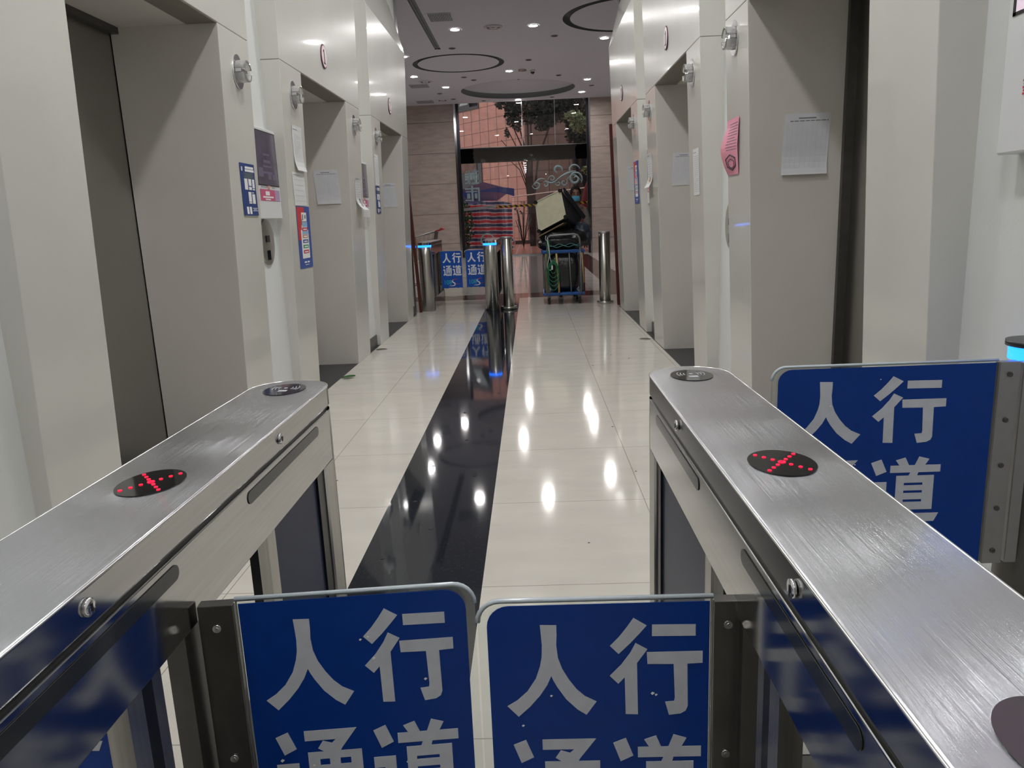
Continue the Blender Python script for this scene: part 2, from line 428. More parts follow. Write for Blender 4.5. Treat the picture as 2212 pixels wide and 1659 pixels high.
# ------------------------------------------------------------------ floor
XS0, XS1 = -.745, -.23
fl = MB()
def fq(x0, y0, x1, y1, mi): fl.add([(x0, y0, 0), (x1, y0, 0), (x1, y1, 0), (x0, y1, 0)], [(0, 1, 2, 3)], mi)
Y_IN, Y_BAND, Y_FAC = -5.0, 13.3, 29.1
XL, XR = -1.77, 1.305
fq(-9, Y_IN, XS0, 2.0, 0); fq(XS1, Y_IN, 9, 2.0, 0)
fq(XL, 2.0, XS0, 11.6, 0); fq(XS1, 2.0, XR, 11.6, 0)
fq(-9, 2.0, XL, 11.6, 3); fq(XR, 2.0, 9, 11.6, 3)
fq(-9, 11.6, XS0, Y_BAND, 0); fq(XS1, 11.6, 9, Y_BAND, 0)
fq(XS0, Y_IN, XS1, Y_BAND, 1)
fq(-9, Y_BAND, 9, 14.15, 4)
fq(-9, 14.15, -.08, 29.05, 2); fq(-.08, 14.15, .45, 29.05, 5); fq(.45, 14.15, 1.45, 24, 2); fq(.45, 24, 1.0, 29.05, 2)
fq(1.0, 24, 2.05, 28.2, 4); fq(1.0, 28.2, 9, 29.05, 2); fq(1.45, 14.15, 2.05, 24, 4); fq(2.05, 14.15, 9, 28.2, 2)
struct(fl.build('floor', [MARBLE, GRANITE, LOBBYF, THRESH, BROWNF, GREYF]), 'pale marble floor with a black granite strip running away')

# ------------------------------------------------------------------ lift portals
def FL(z): return -1.765 + .033 * z
def FR(z): return 1.31 - .036 * z
LINT, CREASE, TOPZ, CH = 2.49, 3.63, 4.65, 4.66
def portal(n, side, y0, ya, yb, y1, lint, label):
    """front cladding with an opening ya..yb, leaning towards the corridor, folding back above the crease"""
    F = FL if side < 0 else FR
    wall = -1.815 if side < 0 else 1.385
    back = -2.24 if side < 0 else 1.765
    top = F(CREASE) + side * .28
    xw = wall + side * .04
    g = MB()
    def pillar(a, b):   # a..b in Y, z 0..lint
        v = [(F(0), a, 0), (F(0), b, 0), (xw, b, 0), (xw, a, 0), (F(lint), a, lint), (F(lint), b, lint), (xw, b, lint), (xw, a, lint)]
        g.hexa(v, 0)
    pillar(y0, ya); pillar(yb, y1)
    s0 = lint + .004
    v = [(F(s0), y0, s0), (F(s0), y1, s0), (xw, y1, s0), (xw, y0, s0), (F(CREASE), y0, CREASE), (F(CREASE), y1, CREASE), (xw, y1, CREASE), (xw, y0, CREASE)]
    g.hexa(v, 0)
    v = [(F(CREASE), y0, CREASE), (F(CREASE), y1, CREASE), (xw, y1, CREASE), (xw, y0, CREASE), (top, y0, TOPZ), (top, y1, TOPZ), (xw + side * .3, y1, TOPZ), (xw + side * .3, y0, TOPZ)]
    g.hexa(v, 0)
    p = struct(g.build('trim_%d' % n, [CREAM, CREAM_SEAM], bevel=.003), label)
    # seam behind the joint at lintel height
    e = side * .004
    MB().hexa([(F(lint) + e, y0 + .003, lint - .002), (F(lint) + e, y1 - .003, lint - .002), (xw, y1 - .003, lint - .002), (xw, y0 + .003, lint - .002),
               (F(lint) + e, y0 + .003, s0 + .002), (F(lint) + e, y1 - .003, s0 + .002), (xw, y1 - .003, s0 + .002), (xw, y0 + .003, s0 + .002)]).build('seam', CREAM_SEAM, p)
    # reveal lining (jambs and head) from the front skin to the door
    t = .012; r = MB(); back += side * .045 if side < 0 else 0
    fr0, fr1 = F(0) + side * .006, F(lint) + side * .006
    for ys, ye in ((ya - t, ya + .0005), (yb - .0005, yb + t)):
        r.hexa([(fr0, ys, 0), (fr0, ye, 0), (back, ye, 0), (back, ys, 0), (fr1, ys, lint), (fr1, ye, lint), (back, ye, lint), (back, ys, lint)])
    r.box((min(fr1, back), ya, lint - .0005), (max(fr1, back), yb, lint + t))
    r.build('reveal', REVEAL, p)
    return p
PORT = {1: (-1, 2.53, 3.01, 4.47, 4.93, 2.475), 2: (-1, 5.53, 6.03, 7.45, 8.02, 2.49), 3: (-1, 8.60, 9.12, 10.62, 11.12, 2.51),
        4: (1, 2.48, 2.965, 4.50, 4.98, 2.465), 5: (1, 5.68, 6.15, 7.64, 8.22, 2.53), 6: (1, 8.83, 9.36, 10.90, 11.38, 2.575)}
PL = {1: 'cream lift surround nearest on the left', 2: 'cream lift surround in the middle of the left side', 3: 'cream lift surround at the far end of the left side',
      4: 'cream lift surround nearest on the right', 5: 'cream lift surround in the middle of the right side', 6: 'cream lift surround at the far end of the right side'}
for n, (sd, y0, ya, yb, y1, li) in PORT.items(): portal(n, sd, y0, ya, yb, y1, li, PL[n])
# lift doors
for n, (sd, y0, ya, yb, y1, li) in PORT.items():
    bx = -2.24 if sd < 0 else 1.765
    d = MB(); mid = (ya + yb) / 2
    d.box((min(bx + sd * .05, bx + sd * .09), ya - .1, 0), (max(bx + sd * .05, bx + sd * .09), mid - .002, li + .1))
    d.box((min(bx + sd * .05, bx + sd * .09), mid + .002, 0), (max(bx + sd * .05, bx + sd * .09), yb + .1, li + .1))
    o = struct(d.build('door_%d' % n, DOORSTEEL), 'brushed dark steel lift door set back in its opening')
    fr = MB()
    fw = .010 if sd < 0 else .035
    for a, b in ((ya, ya + fw), (yb - fw, yb)) if sd > 0 else ():
        fr.box((min(bx, bx + sd * .05), a, 0), (max(bx, bx + sd * .05), b, li))
    fr.box((min(bx, bx + sd * .05), ya, li - .035), (max(bx, bx + sd * .05), yb, li))
    fr.build('door_frame', DARKSTEEL, o)

# walls between the surrounds
def wall_strip(nm, side, segs, label):
    x = -1.815 if side < 0 else 1.385
    b = MB()
    for a, c in segs:
        b.box((min(x, x + side * .12), a, 0), (max(x, x + side * .12), c, TOPZ))
    return struct(b.build(nm, WALLWHITE), label)
wall_strip('wall_left', -1, [(-5, 2.6), (4.85, 5.6), (7.95, 8.7), (11.05, 11.5)], 'white painted wall strips between the left lift surrounds')
wall_strip('wall_right', 1, [(-5, 2.56), (4.9, 5.78), (8.14, 8.92), (11.3, 11.62)], 'white painted wall strips between the right lift surrounds')
for nm, side, segs in (('baseboard_left', -1, [(4.935, 5.525), (8.025, 8.595), (11.125, 11.5)]), ('baseboard_right', 1, [(4.985, 5.675), (8.225, 8.825), (11.385, 11.62)])):
    x = -1.815 if side < 0 else 1.385
    b = MB()
    for a, c in segs: b.box((min(x, x - side * .012), a, 0), (max(x, x - side * .012), c, .12))
    struct(b.build(nm, SKIRT), 'dark skirting along the wall strips')
# shafts behind, closing the building
b = MB(); b.box((-2.6, 2.55, 0), (-2.5, 11.5, TOPZ)); struct(b.build('wall_shaft_left', REVEAL))
b = MB(); b.box((2.0, 2.5, 0), (2.1, 11.5, TOPZ)); struct(b.build('wall_shaft_right', REVEAL))
# corridor ceiling and the front it shows to the lobby
b = MB(); b.box((-9, -5, CH), (9, 11.6, CH + .12)); struct(b.build('ceiling_corridor', CEILC), 'pale ceiling over the lift corridor')
b = MB(); b.box((-3.2, 11.5, CH + .12), (2.8, 11.62, 5.6)); b.box((-9, 11.5, CH + .12), (-3.2, 11.62, 5.6), 1); b.box((2.8, 11.5, CH + .12), (9, 11.62, 5.6), 1); b.box((-9, 11.5, 0), (-3.2, 11.62, CH + .12), 1); b.box((2.8, 11.5, 0), (9, 11.62, CH + .12), 1); b.box((-3.2, 11.5, 0), (-1.94, 11.62, CH + .12)); b.box((1.50, 11.5, 0), (2.8, 11.62, CH + .12))
struct(b.build('wall_front', [CREAM, mat('dark_brown_panelling', (.03, .022, .02), .3)]), 'cream end wall where the corridor meets the lobby')
# dark red posts at the corridor end
for n, x, ln, hh in ((7, -1.735, -.125, 3.1), (8, 1.315, -.09, 2.65)):
    q = .02
    b = MB(); b.hexa([(x - q, 11.66, 0), (x + q, 11.66, 0), (x + q, 11.74, 0), (x - q, 11.74, 0), (x - q + ln, 11.66, hh), (x + q + ln, 11.66, hh), (x + q + ln, 11.74, hh), (x - q + ln, 11.74, hh)])
    struct(b.build('trim_%d' % n, REDWOOD), 'slim dark red post at the %s end of the corridor' % ('left' if n == 7 else 'right'))
for n, x0, x1 in ((9, -1.90, -1.80), (10, 1.345, 1.42)):
    b = MB(); b.box((x0, 11.5, 0), (x1, 11.68, 4.5)); struct(b.build('trim_%d' % n, GREYMET), 'grey reflective metal return at the corridor end')
# hall behind the camera
b = MB(); b.box((-9, -5.1, 0), (9, -5, CH)); struct(b.build('wall_back', mat('hall_wall', (.30, .29, .28), .6)))
b = MB(); b.box((-9.1, -5, 0), (-9, 29, 5.6)); struct(b.build('wall_lobby_left', TRAV))
b = MB(); b.box((9, -5, 0), (9.1, 29, 5.6)); struct(b.build('wall_lobby_right', TRAV))

# ------------------------------------------------------------------ lobby ceiling with recesses
HC = 5.525
def circle_pts(c, r, n=64): return [(c[0] + r * math.cos(2 * PI * i / n), c[1] + r * math.sin(2 * PI * i / n)) for i in range(n)]
def holed_sheet(name, outer, holes, z, m):
    cu = bpy.data.curves.new(name, 'CURVE'); cu.dimensions = '2D'; cu.fill_mode = 'BOTH'
    for pts in [outer] + holes:
        sp = cu.splines.new('POLY'); sp.points.add(len(pts) - 1); sp.use_cyclic_u = True
        for i, p in enumerate(pts): sp.points[i].co = (p[0], p[1], 0, 1)
    o = bpy.data.objects.new(name, cu); COL.objects.link(o); bpy.context.view_layer.update()
    me = bpy.data.meshes.new_from_object(o.evaluated_get(bpy.context.evaluated_depsgraph_get())); bpy.data.objects.remove(o)
    me.materials.clear(); me.materials.append(m)
    q = bpy.data.objects.new(name, me); COL.objects.link(q); q.location = (0, 0, z); return q
rings = [((-1.79, 21.9), 1.24, 1.10), ((2.35, 17.65), 1.50, 1.34)]
dome = ((-.25, 26.55), 1.88)
holes = []
for c, R, r in rings: holes += [circle_pts(c, R), circle_pts(c, r)]
holes.append(circle_pts(dome[0], dome[1]))
slot = (-2.2, 14.5, -2.06, 20.05); vent1 = (-1.98, 16.7, -1.47, 17.35)
holes.append([(slot[0], slot[1]), (slot[2], slot[1]), (slot[2], slot[3]), (slot[0], slot[3])])
cl = struct(holed_sheet('ceiling', [(-9, 11.6), (9, 11.6), (9, 29.05), (-9, 29.05)], holes, HC, CEIL), 'grey white lobby ceiling with round recesses')
b = MB(); b.box((-9, 11.6, HC + .26), (9, 29.1, HC + .3)); struct(b.build('ceiling_slab', COVE))
cv = MB()
for c, R, r in rings:
    cv.lathe([(R, 0), (R, .16), (r, .16), (r, 0)], (c[0], c[1], HC), 64)
struct(cv.build('trim_11', COVE), 'dark ring shaped grooves in the lobby ceiling')
cv = MB(); c, R = dome
cv.lathe([(R, 0), (R, .17)], (c[0], c[1], HC), 64, 0); cv.lathe([(R, .17), (.001, .17)], (c[0], c[1], HC), 64, 1)
struct(cv.build('trim_12', [COVE, CEIL]), 'round stepped recess in the lobby ceiling near the doors')
cv = MB(); cv.box((slot[0], slot[1], HC + .02), (slot[2], slot[3], HC + .1)); cv.box((slot[0] + .05, slot[1], HC), (slot[0] + .065, slot[3], HC + .03))
struct(cv.build('trim_13', COVE), 'long narrow dark slot in the lobby ceiling')

# downlights
def downlight(lbl, cat='ceiling light'):
    t = thing('downlight', lbl, cat)
    MB().lathe([(.13, -.001), (.13, -.012), (.105, -.016), (.10, -.004)], n=28).build('trim_ring', CHROME, t)
    MB().cyl((0, 0, -.008), (0, 0, -.002), .10, n=28).build('lamp_disc', DOWN, t)
    return t
DL = [(-1.52, 18.15, 'lit downlight right of the long ceiling slot'), (.22, 18.13, 'lit downlight at top centre beside the right hand ring groove'),
      (1.94, 19.68, 'lit downlight below the right hand ring groove'), (-.45, 23.27, 'bright lit downlight in the middle of the ceiling by the dome camera'),
      (-3.23, 23.44, 'lit downlight at the left just beyond the left ring groove'), (-2.52, 25.47, 'lit downlight left of the round stepped recess'),
      (1.94, 25.23, 'lit downlight right of the round stepped recess'), (1.92, 27.63, 'lit downlight in front of the right marble pillar'),
      (-.27, 28.75, 'lit downlight nearest the glass above the tree'), (-3.09, 20.67, 'lit downlight half hidden by the far left surround')]
d0 = downlight(DL[0][2]); d0.location = (DL[0][0], DL[0][1], HC)
d0['group'] = 'lit lobby downlights'
for x, y, l in DL[1:]: copy_tree(d0, (x, y, HC), label=l)
OFF = [(-1.77, 20.0, 'small dark recessed fitting between the slot end and the left ring groove'), (.72, 19.2, 'small dark recessed fitting left of the right ring groove'), (.11, 21.83, 'small dark recessed fitting right of the left ring groove'),
       (-1.81, 23.9, 'dark fitting just beyond the left ring groove, left of a pair'), (-1.56, 24.43, 'dark fitting just beyond the left ring groove, right of a pair'), (1.01, 24.3, 'dark fitting above the right tip of the stepped recess'),
       (2.17, 26.41, 'dark fitting at the right between two lit downlights'), (-2.85, 26.62, 'dark fitting at the left beyond the lit downlight'), (-2.52, 27.93, 'dark fitting beside the far round vent'),
       (-1.51, 28.6, 'dark fitting near the glass at left'), (.93, 28.48, 'dark fitting near the glass at right')]
u0 = thing('recessed_fitting', OFF[0][2], 'ceiling fitting', (OFF[0][0], OFF[0][1], HC), group='unlit recessed ceiling fittings')
MB().lathe([(.085, -.001), (.085, -.014), (.065, -.012)], n=24).build('rim', GREYSTEEL, u0)
MB().cyl((0, 0, -.006), (0, 0, -.001), .07, n=24).build('baffle', LAMPOFF, u0)
for x, y, l in OFF[1:]: copy_tree(u0, (x, y, HC), label=l)
v0 = thing('round_vent', 'round ceiling vent between the two nearest lit downlights', 'vent', (-.67, 18.07, HC), group='round ceiling vents')
for i, r in enumerate((.21, .15, .09)):
    MB().lathe([(r, -.002), (r - .01, -.025), (r - .04, -.02), (r - .045, -.002)], n=36).build('ring', [GREYMET if i % 2 else CEIL], v0)
MB().cyl((0, 0, -.02), (0, 0, -.002), .04, n=24).build('hub', GREYMET, v0)
copy_tree(v0, (-3.02, 24.31, HC), label='round ceiling vent at the left below a lit downlight')
copy_tree(v0, (-2.92, 28.0, HC), label='round ceiling vent nearest the marble wall at left')
def rect_vent(loc, w, l, lbl):
    t = thing('ceiling_vent', lbl, 'vent', loc, group='square ceiling vents')
    MB().box((-w / 2, -l / 2, -.012), (w / 2, l / 2, -.001)).build('frame', CEIL, t)
    m = MB()
    n = 14
    for i in range(n):
        x = -w / 2 + .03 + (w - .06) * i / (n - 1)
        m.box((x - .008, -l / 2 + .03, -.024), (x + .008, l / 2 - .03, -.012))
    m.build('louvre', COVE, t)
rect_vent((-1.72, 17.03, HC), .5, .62, 'louvred ceiling vent at top beside the long slot')
rect_vent((-3.3, 25.0, HC), .6, .6, 'louvred ceiling vent at far left, nearer one')
rect_vent((-3.55, 28.2, HC), .6, .6, 'louvred ceiling vent at far left over the marble wall')
for x, y, l in ((.22, 23.32, 'small dome camera on the ceiling right of the bright central downlight'), (-.21, 25.12, 'small dome camera on the ceiling above the stepped recess')):
    t = thing('dome_camera', l, 'security camera', (x, y, HC if y < 24 else HC + .17), group='ceiling dome cameras')
    MB().cyl((0, 0, -.05), (0, 0, 0), .075, n=24).build('base', WHITEPL, t)
    MB().ball((0, 0, -.055), (.06, .06, .055), 20, 10).build('dome', BLACKG, t)
t = tag(MB().cyl((-.07, 23.2, HC - .03), (-.07, 23.2, HC), .12, n=24).build('smoke_detector', GREYMET), 'flat round detector between the bright downlight and a dome camera', 'smoke detector')

# corridor lamps (their row is above the frame, their light and reflections are in it)
for i, y in enumerate((.4, 2.4, 4.4, 6.4, 8.4, 10.4)):
    t = thing('corridor_lamp', 'round corridor ceiling lamp above the black strip', 'ceiling light', (-.22, y, CH), group='corridor ceiling lamps')
    MB().lathe([(.17, -.001), (.17, -.014), (.14, -.018), (.135, -.003)], n=28).build('trim_ring', CHROME, t)
    MB().cyl((0, 0, -.01), (0, 0, -.002), .135, n=28).build('lamp_disc', CORR, t)
for i, (x, y) in enumerate(((-1.6, -2.5), (1.4, -2.5))):  # unseen lamps, added to light the area near the camera
    t = thing('added_fill_lamp', 'unseen round lamp added behind the camera as fill light', 'ceiling light', (x, y, CH), group='added fill lamps')
    MB().lathe([(.17, -.001), (.17, -.014), (.14, -.018), (.135, -.003)], n=28).build('trim_ring', CHROME, t)
    MB().cyl((0, 0, -.01), (0, 0, -.002), .135, n=28).build('lamp_disc', FILL, t)

# ------------------------------------------------------------------ glass facade
yF = Y_FAC
b = MB(); b.box((-9, yF - .05, 0), (-2.66, yF + .25, 5.8)); struct(b.build('wall_facade_left', TRAV), 'travertine wall left of the glass front')
b = MB(); b.box((2.30, yF - .05, 0), (9, yF + .25, 5.8)); struct(b.build('wall_facade_right', TRAV), 'travertine pillar right of the glass front')
w1 = struct(MB().box((-2.66, yF - .08, 0), (-2.58, yF + .1, HC)).box((2.25, yF - .08, 0), (2.30, yF + .1, HC)).build('window_1', CHROME), 'tall glass front with black header and polished frame')
MB().box((-2.58, yF - .06, 0), (-2.47, yF + .08, HC)).box((2.16, yF - .06, 0), (2.25, yF + .08, HC)).build('side_frame', FRAME, w1)
MB().box((-2.47, yF - .08, 3.42), (2.16, yF + .08, 3.94)).build('header', BLACKGL, w1)
MB().box((-2.47, yF - .09, 3.94), (2.16, yF + .02, 3.965)).build('transom', CHROME, w1)
for x in (-.17, 1.02): MB().box((x - .014, yF - .035, 3.965), (x + .014, yF + .02, HC)).build('mullion', CHROME, w1)
for a, c in ((-2.47, -.184), (-.156, 1.006), (1.034, 2.16)): MB().box((a, yF - .006, 3.965), (c, yF + .006, HC)).build('pane', PANE, w1)
w2 = struct(MB().box((-2.47, yF - .04, 0), (2.16, yF + .04, .05)).build('door_7', CHROME), 'glass entrance doors below the black header')
for a, c in ((-2.47, -1.30), (-1.29, -.06), (-.05, 1.15), (1.16, 2.16)): MB().box((a, yF - .006, .05), (c, yF + .006, 3.42)).build('pane', PANE, w2)
# frosted characters and flourish stuck on the glass
def glass_glyph(x0, z0, w_, h_, rects):
    m = MB()
    for i, (a, c, d, e) in enumerate(rects):
        m.box((x0 + a / 100 * w_, yF - .018 - i * .0003, z0 - e / 100 * h_), (x0 + d / 100 * w_, yF - .012, z0 - c / 100 * h_))
    return m.build('frosted_lettering', FROST, w2)
glass_glyph(-2.38, 3.24, .55, .56, [(50, 14, 98, 23), (66, 2, 80, 14), (50, 36, 98, 45), (68, 23, 80, 92), (52, 45, 60, 72), (88, 45, 96, 72), (52, 64, 96, 72), (46, 88, 99, 99), (30, 10, 39, 99), (4, 38, 30, 46), (4, 56, 30, 64), (20, 64, 29, 92), (2, 88, 20, 97), (12, 14, 22, 24)])
glass_glyph(-2.38, 2.62, .55, .56, [(0, 12, 99, 24), (42, 0, 56, 99), (88, 24, 99, 99), (4, 32, 82, 40), (12, 48, 34, 82), (64, 48, 82, 82), (0, 88, 40, 97)])
def spiral(cx, cz, r0, a0, turns, grow, n=26):
    out = []
    for i in range(n):
        t = i / (n - 1); r = r0 * (1 - t * grow); a = a0 + turns * 2 * PI * t
        out.append((cx + r * math.cos(a), yF - .02, cz + r * math.sin(a)))
    return out
fm = MB()
def taper(pts, r): fm.tube(pts, r, 6, radii=[r * (.45 + .9 * math.sin(PI * min(1, (i + 1) / len(pts)))) for i in range(len(pts))])
taper(spiral(1.72, 2.72, .27, -.6, 1.6, .85), .034); taper(spiral(1.66, 3.02, .24, .2, .75, .7), .03)
taper(spiral(.28, 2.55, .16, 3.2, 1.2, .8), .022); taper(spiral(.62, 2.55, .12, 2.5, -1.1, .8), .02)
taper(spiral(.86, 2.75, .13, 3.6, -1.2, .8), .02); taper(spiral(1.3, 2.6, .14, 1.2, -1.2, .8), .022); taper(spiral(1.08, 2.58, .11, 2.0, 1.2, .8), .018)
taper(spiral(1.08, 3.05, .17, -.4, .8, .5), .04)
def wave(x0, x1, z0, z1, am, n=20): return [(x0 + (x1 - x0) * i / n, yF - .02, z0 + (z1 - z0) * i / n + am * math.sin(PI * i / n)) for i in range(n + 1)]
taper(wave(.15, .62, 2.55, 2.75, .10), .02); taper(wave(.6, 1.1, 2.7, 2.75, -.12), .026); taper(wave(1.05, 1.75, 2.72, 3.0, .05), .034); taper(wave(1.4, 1.95, 2.7, 2.62, .2), .02)
fm.build('frosted_flourish', FROST, w2)
gq = MB(); gq.lathe([(.27, 0), (.27, .004), (.22, .004), (.22, 0)], (-1.62, yF - .022, .62), 32, axis='Y'); gq.lathe([(.1, 0), (.1, .004), (.001, .004)], (-1.62, yF - .022, .62), 20, axis='Y')
gq.build('round_glass_decal', FROST, w2)

# ------------------------------------------------------------------ outside
b = MB(); b.box((-25, 29.1, -.05), (25, 90, 0)); struct(b.build('floor_paving', BRICKF), 'wet red brick paving outside the doors')
# building across the yard: one wall receding left, a second facing the doors
def wallseg(nm, p, q, h, m, t=.3):
    d = Vector((q[0] - p[0], q[1] - p[1])); nrm = Vector((-d.y, d.x)).normalized() * t
    v = [(p[0], p[1], 0), (q[0], q[1], 0), (q[0] + nrm.x, q[1] + nrm.y, 0), (p[0] + nrm.x, p[1] + nrm.y, 0)]
    v += [(a, c, h) for a, c, _ in v[:4]]
    return MB().hexa(v).build(nm, m)
cor = Vector((-.15, 46.0)); dirn = Vector((-.656, .755))
bld = thing('pink_building', 'pink stone clad building across the yard with an open window', 'building', (cor.x, cor.y, 0))
def P(s, off=0): q = dirn * s; nn = Vector((-.755, -.656)) * off; return (q.x + nn.x, q.y + nn.y)
def wpanel(nm, s0, s1, z0, z1, o0, o1, m, par=None):
    a, c, d, e = P(s0, o0), P(s1, o0), P(s1, o1), P(s0, o1)
    v = [(*a, z0), (*c, z0), (*d, z0), (*e, z0), (*a, z1), (*c, z1), (*d, z1), (*e, z1)]
    return MB().hexa(v).build(nm, m, par or bld)
wl = wpanel('wall', 0, 30, 0, 14, -.4, 0, PINK)
# vertical joints on the receding wall
vj = MB()
for i in range(1, 30):
    s = i * .84; a, c, d, e = P(s - .02, .0), P(s + .02, .0), P(s + .02, .012), P(s - .02, .012)
    vj.hexa([(*a, 0), (*c, 0), (*d, 0), (*e, 0), (*a, 14), (*c, 14), (*d, 14), (*e, 14)])
vj.build('wall_joints', CREAM_SEAM, bld)
w_ = MB().box((0, 0, 0), (12, .4, 14)).build('wall', lined('stone_cladding_painted_shade', (.19, .125, .105), (.06, .04, .035), [('Z', .66, .1), ('X', 1.2, 0)], rough=.7, noise=.2, nscale=2, width=.04), bld)  # shade on this face is painted in as a darker stone colour
dk = MB().box((2.75, -.02, 0), (12, 0, 5.5)).build('dark_panel', DARKWIN, bld)  # flat dark panel laid over the lower right of this wall
f1 = wpanel('window', 4.18, 6.45, 8.1, 9.9, .01, .06, DARKWIN); sh = MB()
a = P(4.45, .08); c = P(5.35, .08); a2 = P(4.75, .45); c2 = P(5.6, .45)
sh.hexa([(*a, 9.4), (*c, 9.4), (*c2, 8.36), (*a2, 8.36), (*a, 9.45), (*c, 9.45), (*c2, 8.41), (*a2, 8.41)]); sh.build('open_sash', SASHW, f1)
f2 = wpanel('window', 4.15, 6.3, 1.6, 5.05, .01, .06, DARKWIN)
wpanel('window_bar', 4.62, 4.72, 1.6, 5.05, .06, .10, SASHW, f2); wpanel('window_board', 4.75, 5.9, 3.9, 5.05, .06, .09, FROST, f2); wpanel('window_blind', 4.62, 6.3, 4.35, 5.05, .09, .12, mat('brown_blind', (.20, .13, .11), .8, noise=.3, nscale=3), f2)
b = MB(); b.box((-14, 42.5, 0), (2.0, 42.9, .18)); struct(b.build('trim_14', SOIL), 'low kerb of the planting bed across the yard')
# trees
def tree(name, label, loc, stems, crowns, leafm, n, size, seed, group=None):
    t = thing(name, label, 'tree', loc, group=group); rnd = random.Random(seed)
    m = MB()
    for pts, r in stems: m.tube(pts, r, 8, radii=[r * (1 - .6 * i / (len(pts) - 1)) for i in range(len(pts))])
    m.build('trunk', BARK, t)
    f = MB()
    for k, (c, r) in enumerate(crowns): f.leaves(c, r, int(n * r[0] * r[2]), size, 0, seed + k)
    o = f.build('foliage', leafm, t); o['kind'] = 'stuff'
    return t
def arc(dx, dz, bend, n=9): return [(dx * (i / n) ** 1.6 * (1 + bend * i / n), .1 * math.sin(i), dz * i / n) for i in range(n + 1)]
STM = [[(0, 0, 0), (-.03, 0, 1.5), (-.10, 0, 2.8), (-.42, 0, 3.7), (-.85, 0, 4.12), (-1.42, 0, 4.22)], [(.02, .1, 0), (-.05, .1, 2), (-.15, .1, 3.2), (-.55, .1, 4.3), (-1.28, 0, 5.13)],
       [(.04, 0, 0), (0, .1, 2.2), (-.12, .1, 3.4), (-.45, .1, 4.6), (-1.0, 0, 5.72)], [(.05, 0, 0), (0, 0, 2.2), (-.06, 0, 3.6), (-.28, .1, 4.8), (-.68, 0, 5.75), (-.9, 0, 6.7)],
       [(.07, 0, 0), (.04, 0, 2.2), (0, 0, 3.6), (-.15, 0, 4.8), (-.35, 0, 5.6), (-.4, 0, 6.8)], [(.12, 0, 0), (.1, 0, 2.2), (.08, 0, 3.6), (.05, 0, 4.8), (.06, 0, 6.6)],
       [(.16, 0, 0), (.16, 0, 2.5), (.18, 0, 4.0), (.20, 0, 6.4)], [(.2, 0, 0), (.25, 0, 2.5), (.5, 0, 4.2), (.95, 0, 5.3), (1.3, 0, 6.2)]]
tree('multi_stem_tree', 'multi stemmed tree with dark crown behind the glass header', (.0, 38.5, 0), [(p, .036 + .006 * i) for i, p in enumerate(STM)],
     [((-1.1, 0, 6.95), (.48, .4, .42)), ((-.75, 0, 6.3), (.33, .4, .6)), ((-.45, 0, 6.0), (.30, .4, .55)), ((-.5, 0, 6.7), (.35, .4, .5)), ((-.98, 0, 5.42), (.13, .15, .22)), ((.25, .3, 6.9), (.75, .6, .75)), ((1.1, .3, 6.6), (.9, .7, .95)), ((.8, .2, 5.85), (.5, .5, .4)),
      ((1.5, .2, 7.3), (.9, .7, .7)), ((.1, .2, 6.1), (.3, .4, .35)), ((-.15, .3, 7.5), (1.3, .6, .45))], LEAF, 2400, .085, 11)
tree('dark_tree', 'dense dark tree filling the upper right of the glass', (2.7, 41.5, 0), [([(0, 0, 0), (.05, 0, 4), (.1, 0, 7.5)], .14), ([(0, 0, 0), (-.3, 0, 4), (-.8, 0, 7)], .09)],
     [((.1, 0, 7.0), (1.1, 1.0, 1.5)), ((-.9, 0, 7.4), (.9, .8, 1.1)), ((.7, 0, 5.6), (.8, .8, 1.2)), ((.0, .3, 5.6), (.7, .8, .8)), ((.9, 0, 4.0), (.6, .6, .8))], LEAF, 2000, .095, 31)
tree('pale_leaved_tree', 'tree with drooping pale green leaves at the right of the glass', (2.35, 34.0, 0), [([(0, 0, 0), (.25, .1, 3), (.2, .1, 4.8), (-.3, 0, 5.5)], .035), ([(.1, 0, 0), (.3, 0, 3), (.35, .1, 5.2)], .03)],
     [((-.35, 0, 5.52), (.44, .35, .26)), ((-.25, 0, 5.15), (.28, .3, .30)), ((.0, 0, 5.05), (.28, .3, .26)), ((.22, 0, 5.2), (.28, .3, .35)), ((.15, 0, 3.3), (.22, .25, .2))], LEAFL, 1700, .085, 51)
def shrub(label, loc, r, n, seed, m=None, sz=.07):
    t = thing('shrub', label, 'shrub', loc, group='shrubs outside the glass'); f = MB().leaves((0, 0, r[2]), r, n, sz, 0, seed)
    o = f.build('foliage', m or LEAFS, t); o['kind'] = 'stuff'
    k = MB()
    for i in range(5): k.tube([(0, 0, 0), (.3 * r[0] * math.cos(i * 1.3), .3 * r[1] * math.sin(i * 1.3), r[2]), (.7 * r[0] * math.cos(i * 1.3), .7 * r[1] * math.sin(i * 1.3), 1.6 * r[2])], .012, 5)
    k.build('stem', BARK, t)
shrub('green leafy shrub at the left edge of the doors in front of the striped sheet', (-2.70, 31.0, 0), (.45, .35, 1.15), 1100, 71)
def bare(label, loc, seed, sc=1.0):
    rnd = random.Random(seed); t = thing('bare_shrub', label, 'shrub', loc, group='shrubs outside the glass'); k = MB()
    for i in range(14):
        a = rnd.uniform(-.6, .6); h = rnd.uniform(1.2, 2.2) * sc
        k.tube([(0, 0, 0), (a * .4 * sc, rnd.uniform(-.2, .2), h * .5), (a * sc, rnd.uniform(-.3, .3), h)], .018, 5)
    k.build('stem', BARK, t); o = MB().leaves((0, 0, 1.9 * sc), (.5 * sc, .3, .3 * sc), 25, .09, 0, seed).build('foliage', LEAF, t); o['kind'] = 'stuff'
bare('nearly bare shrub right of the striped sheet', (-.35, 37.0, 0), 81)
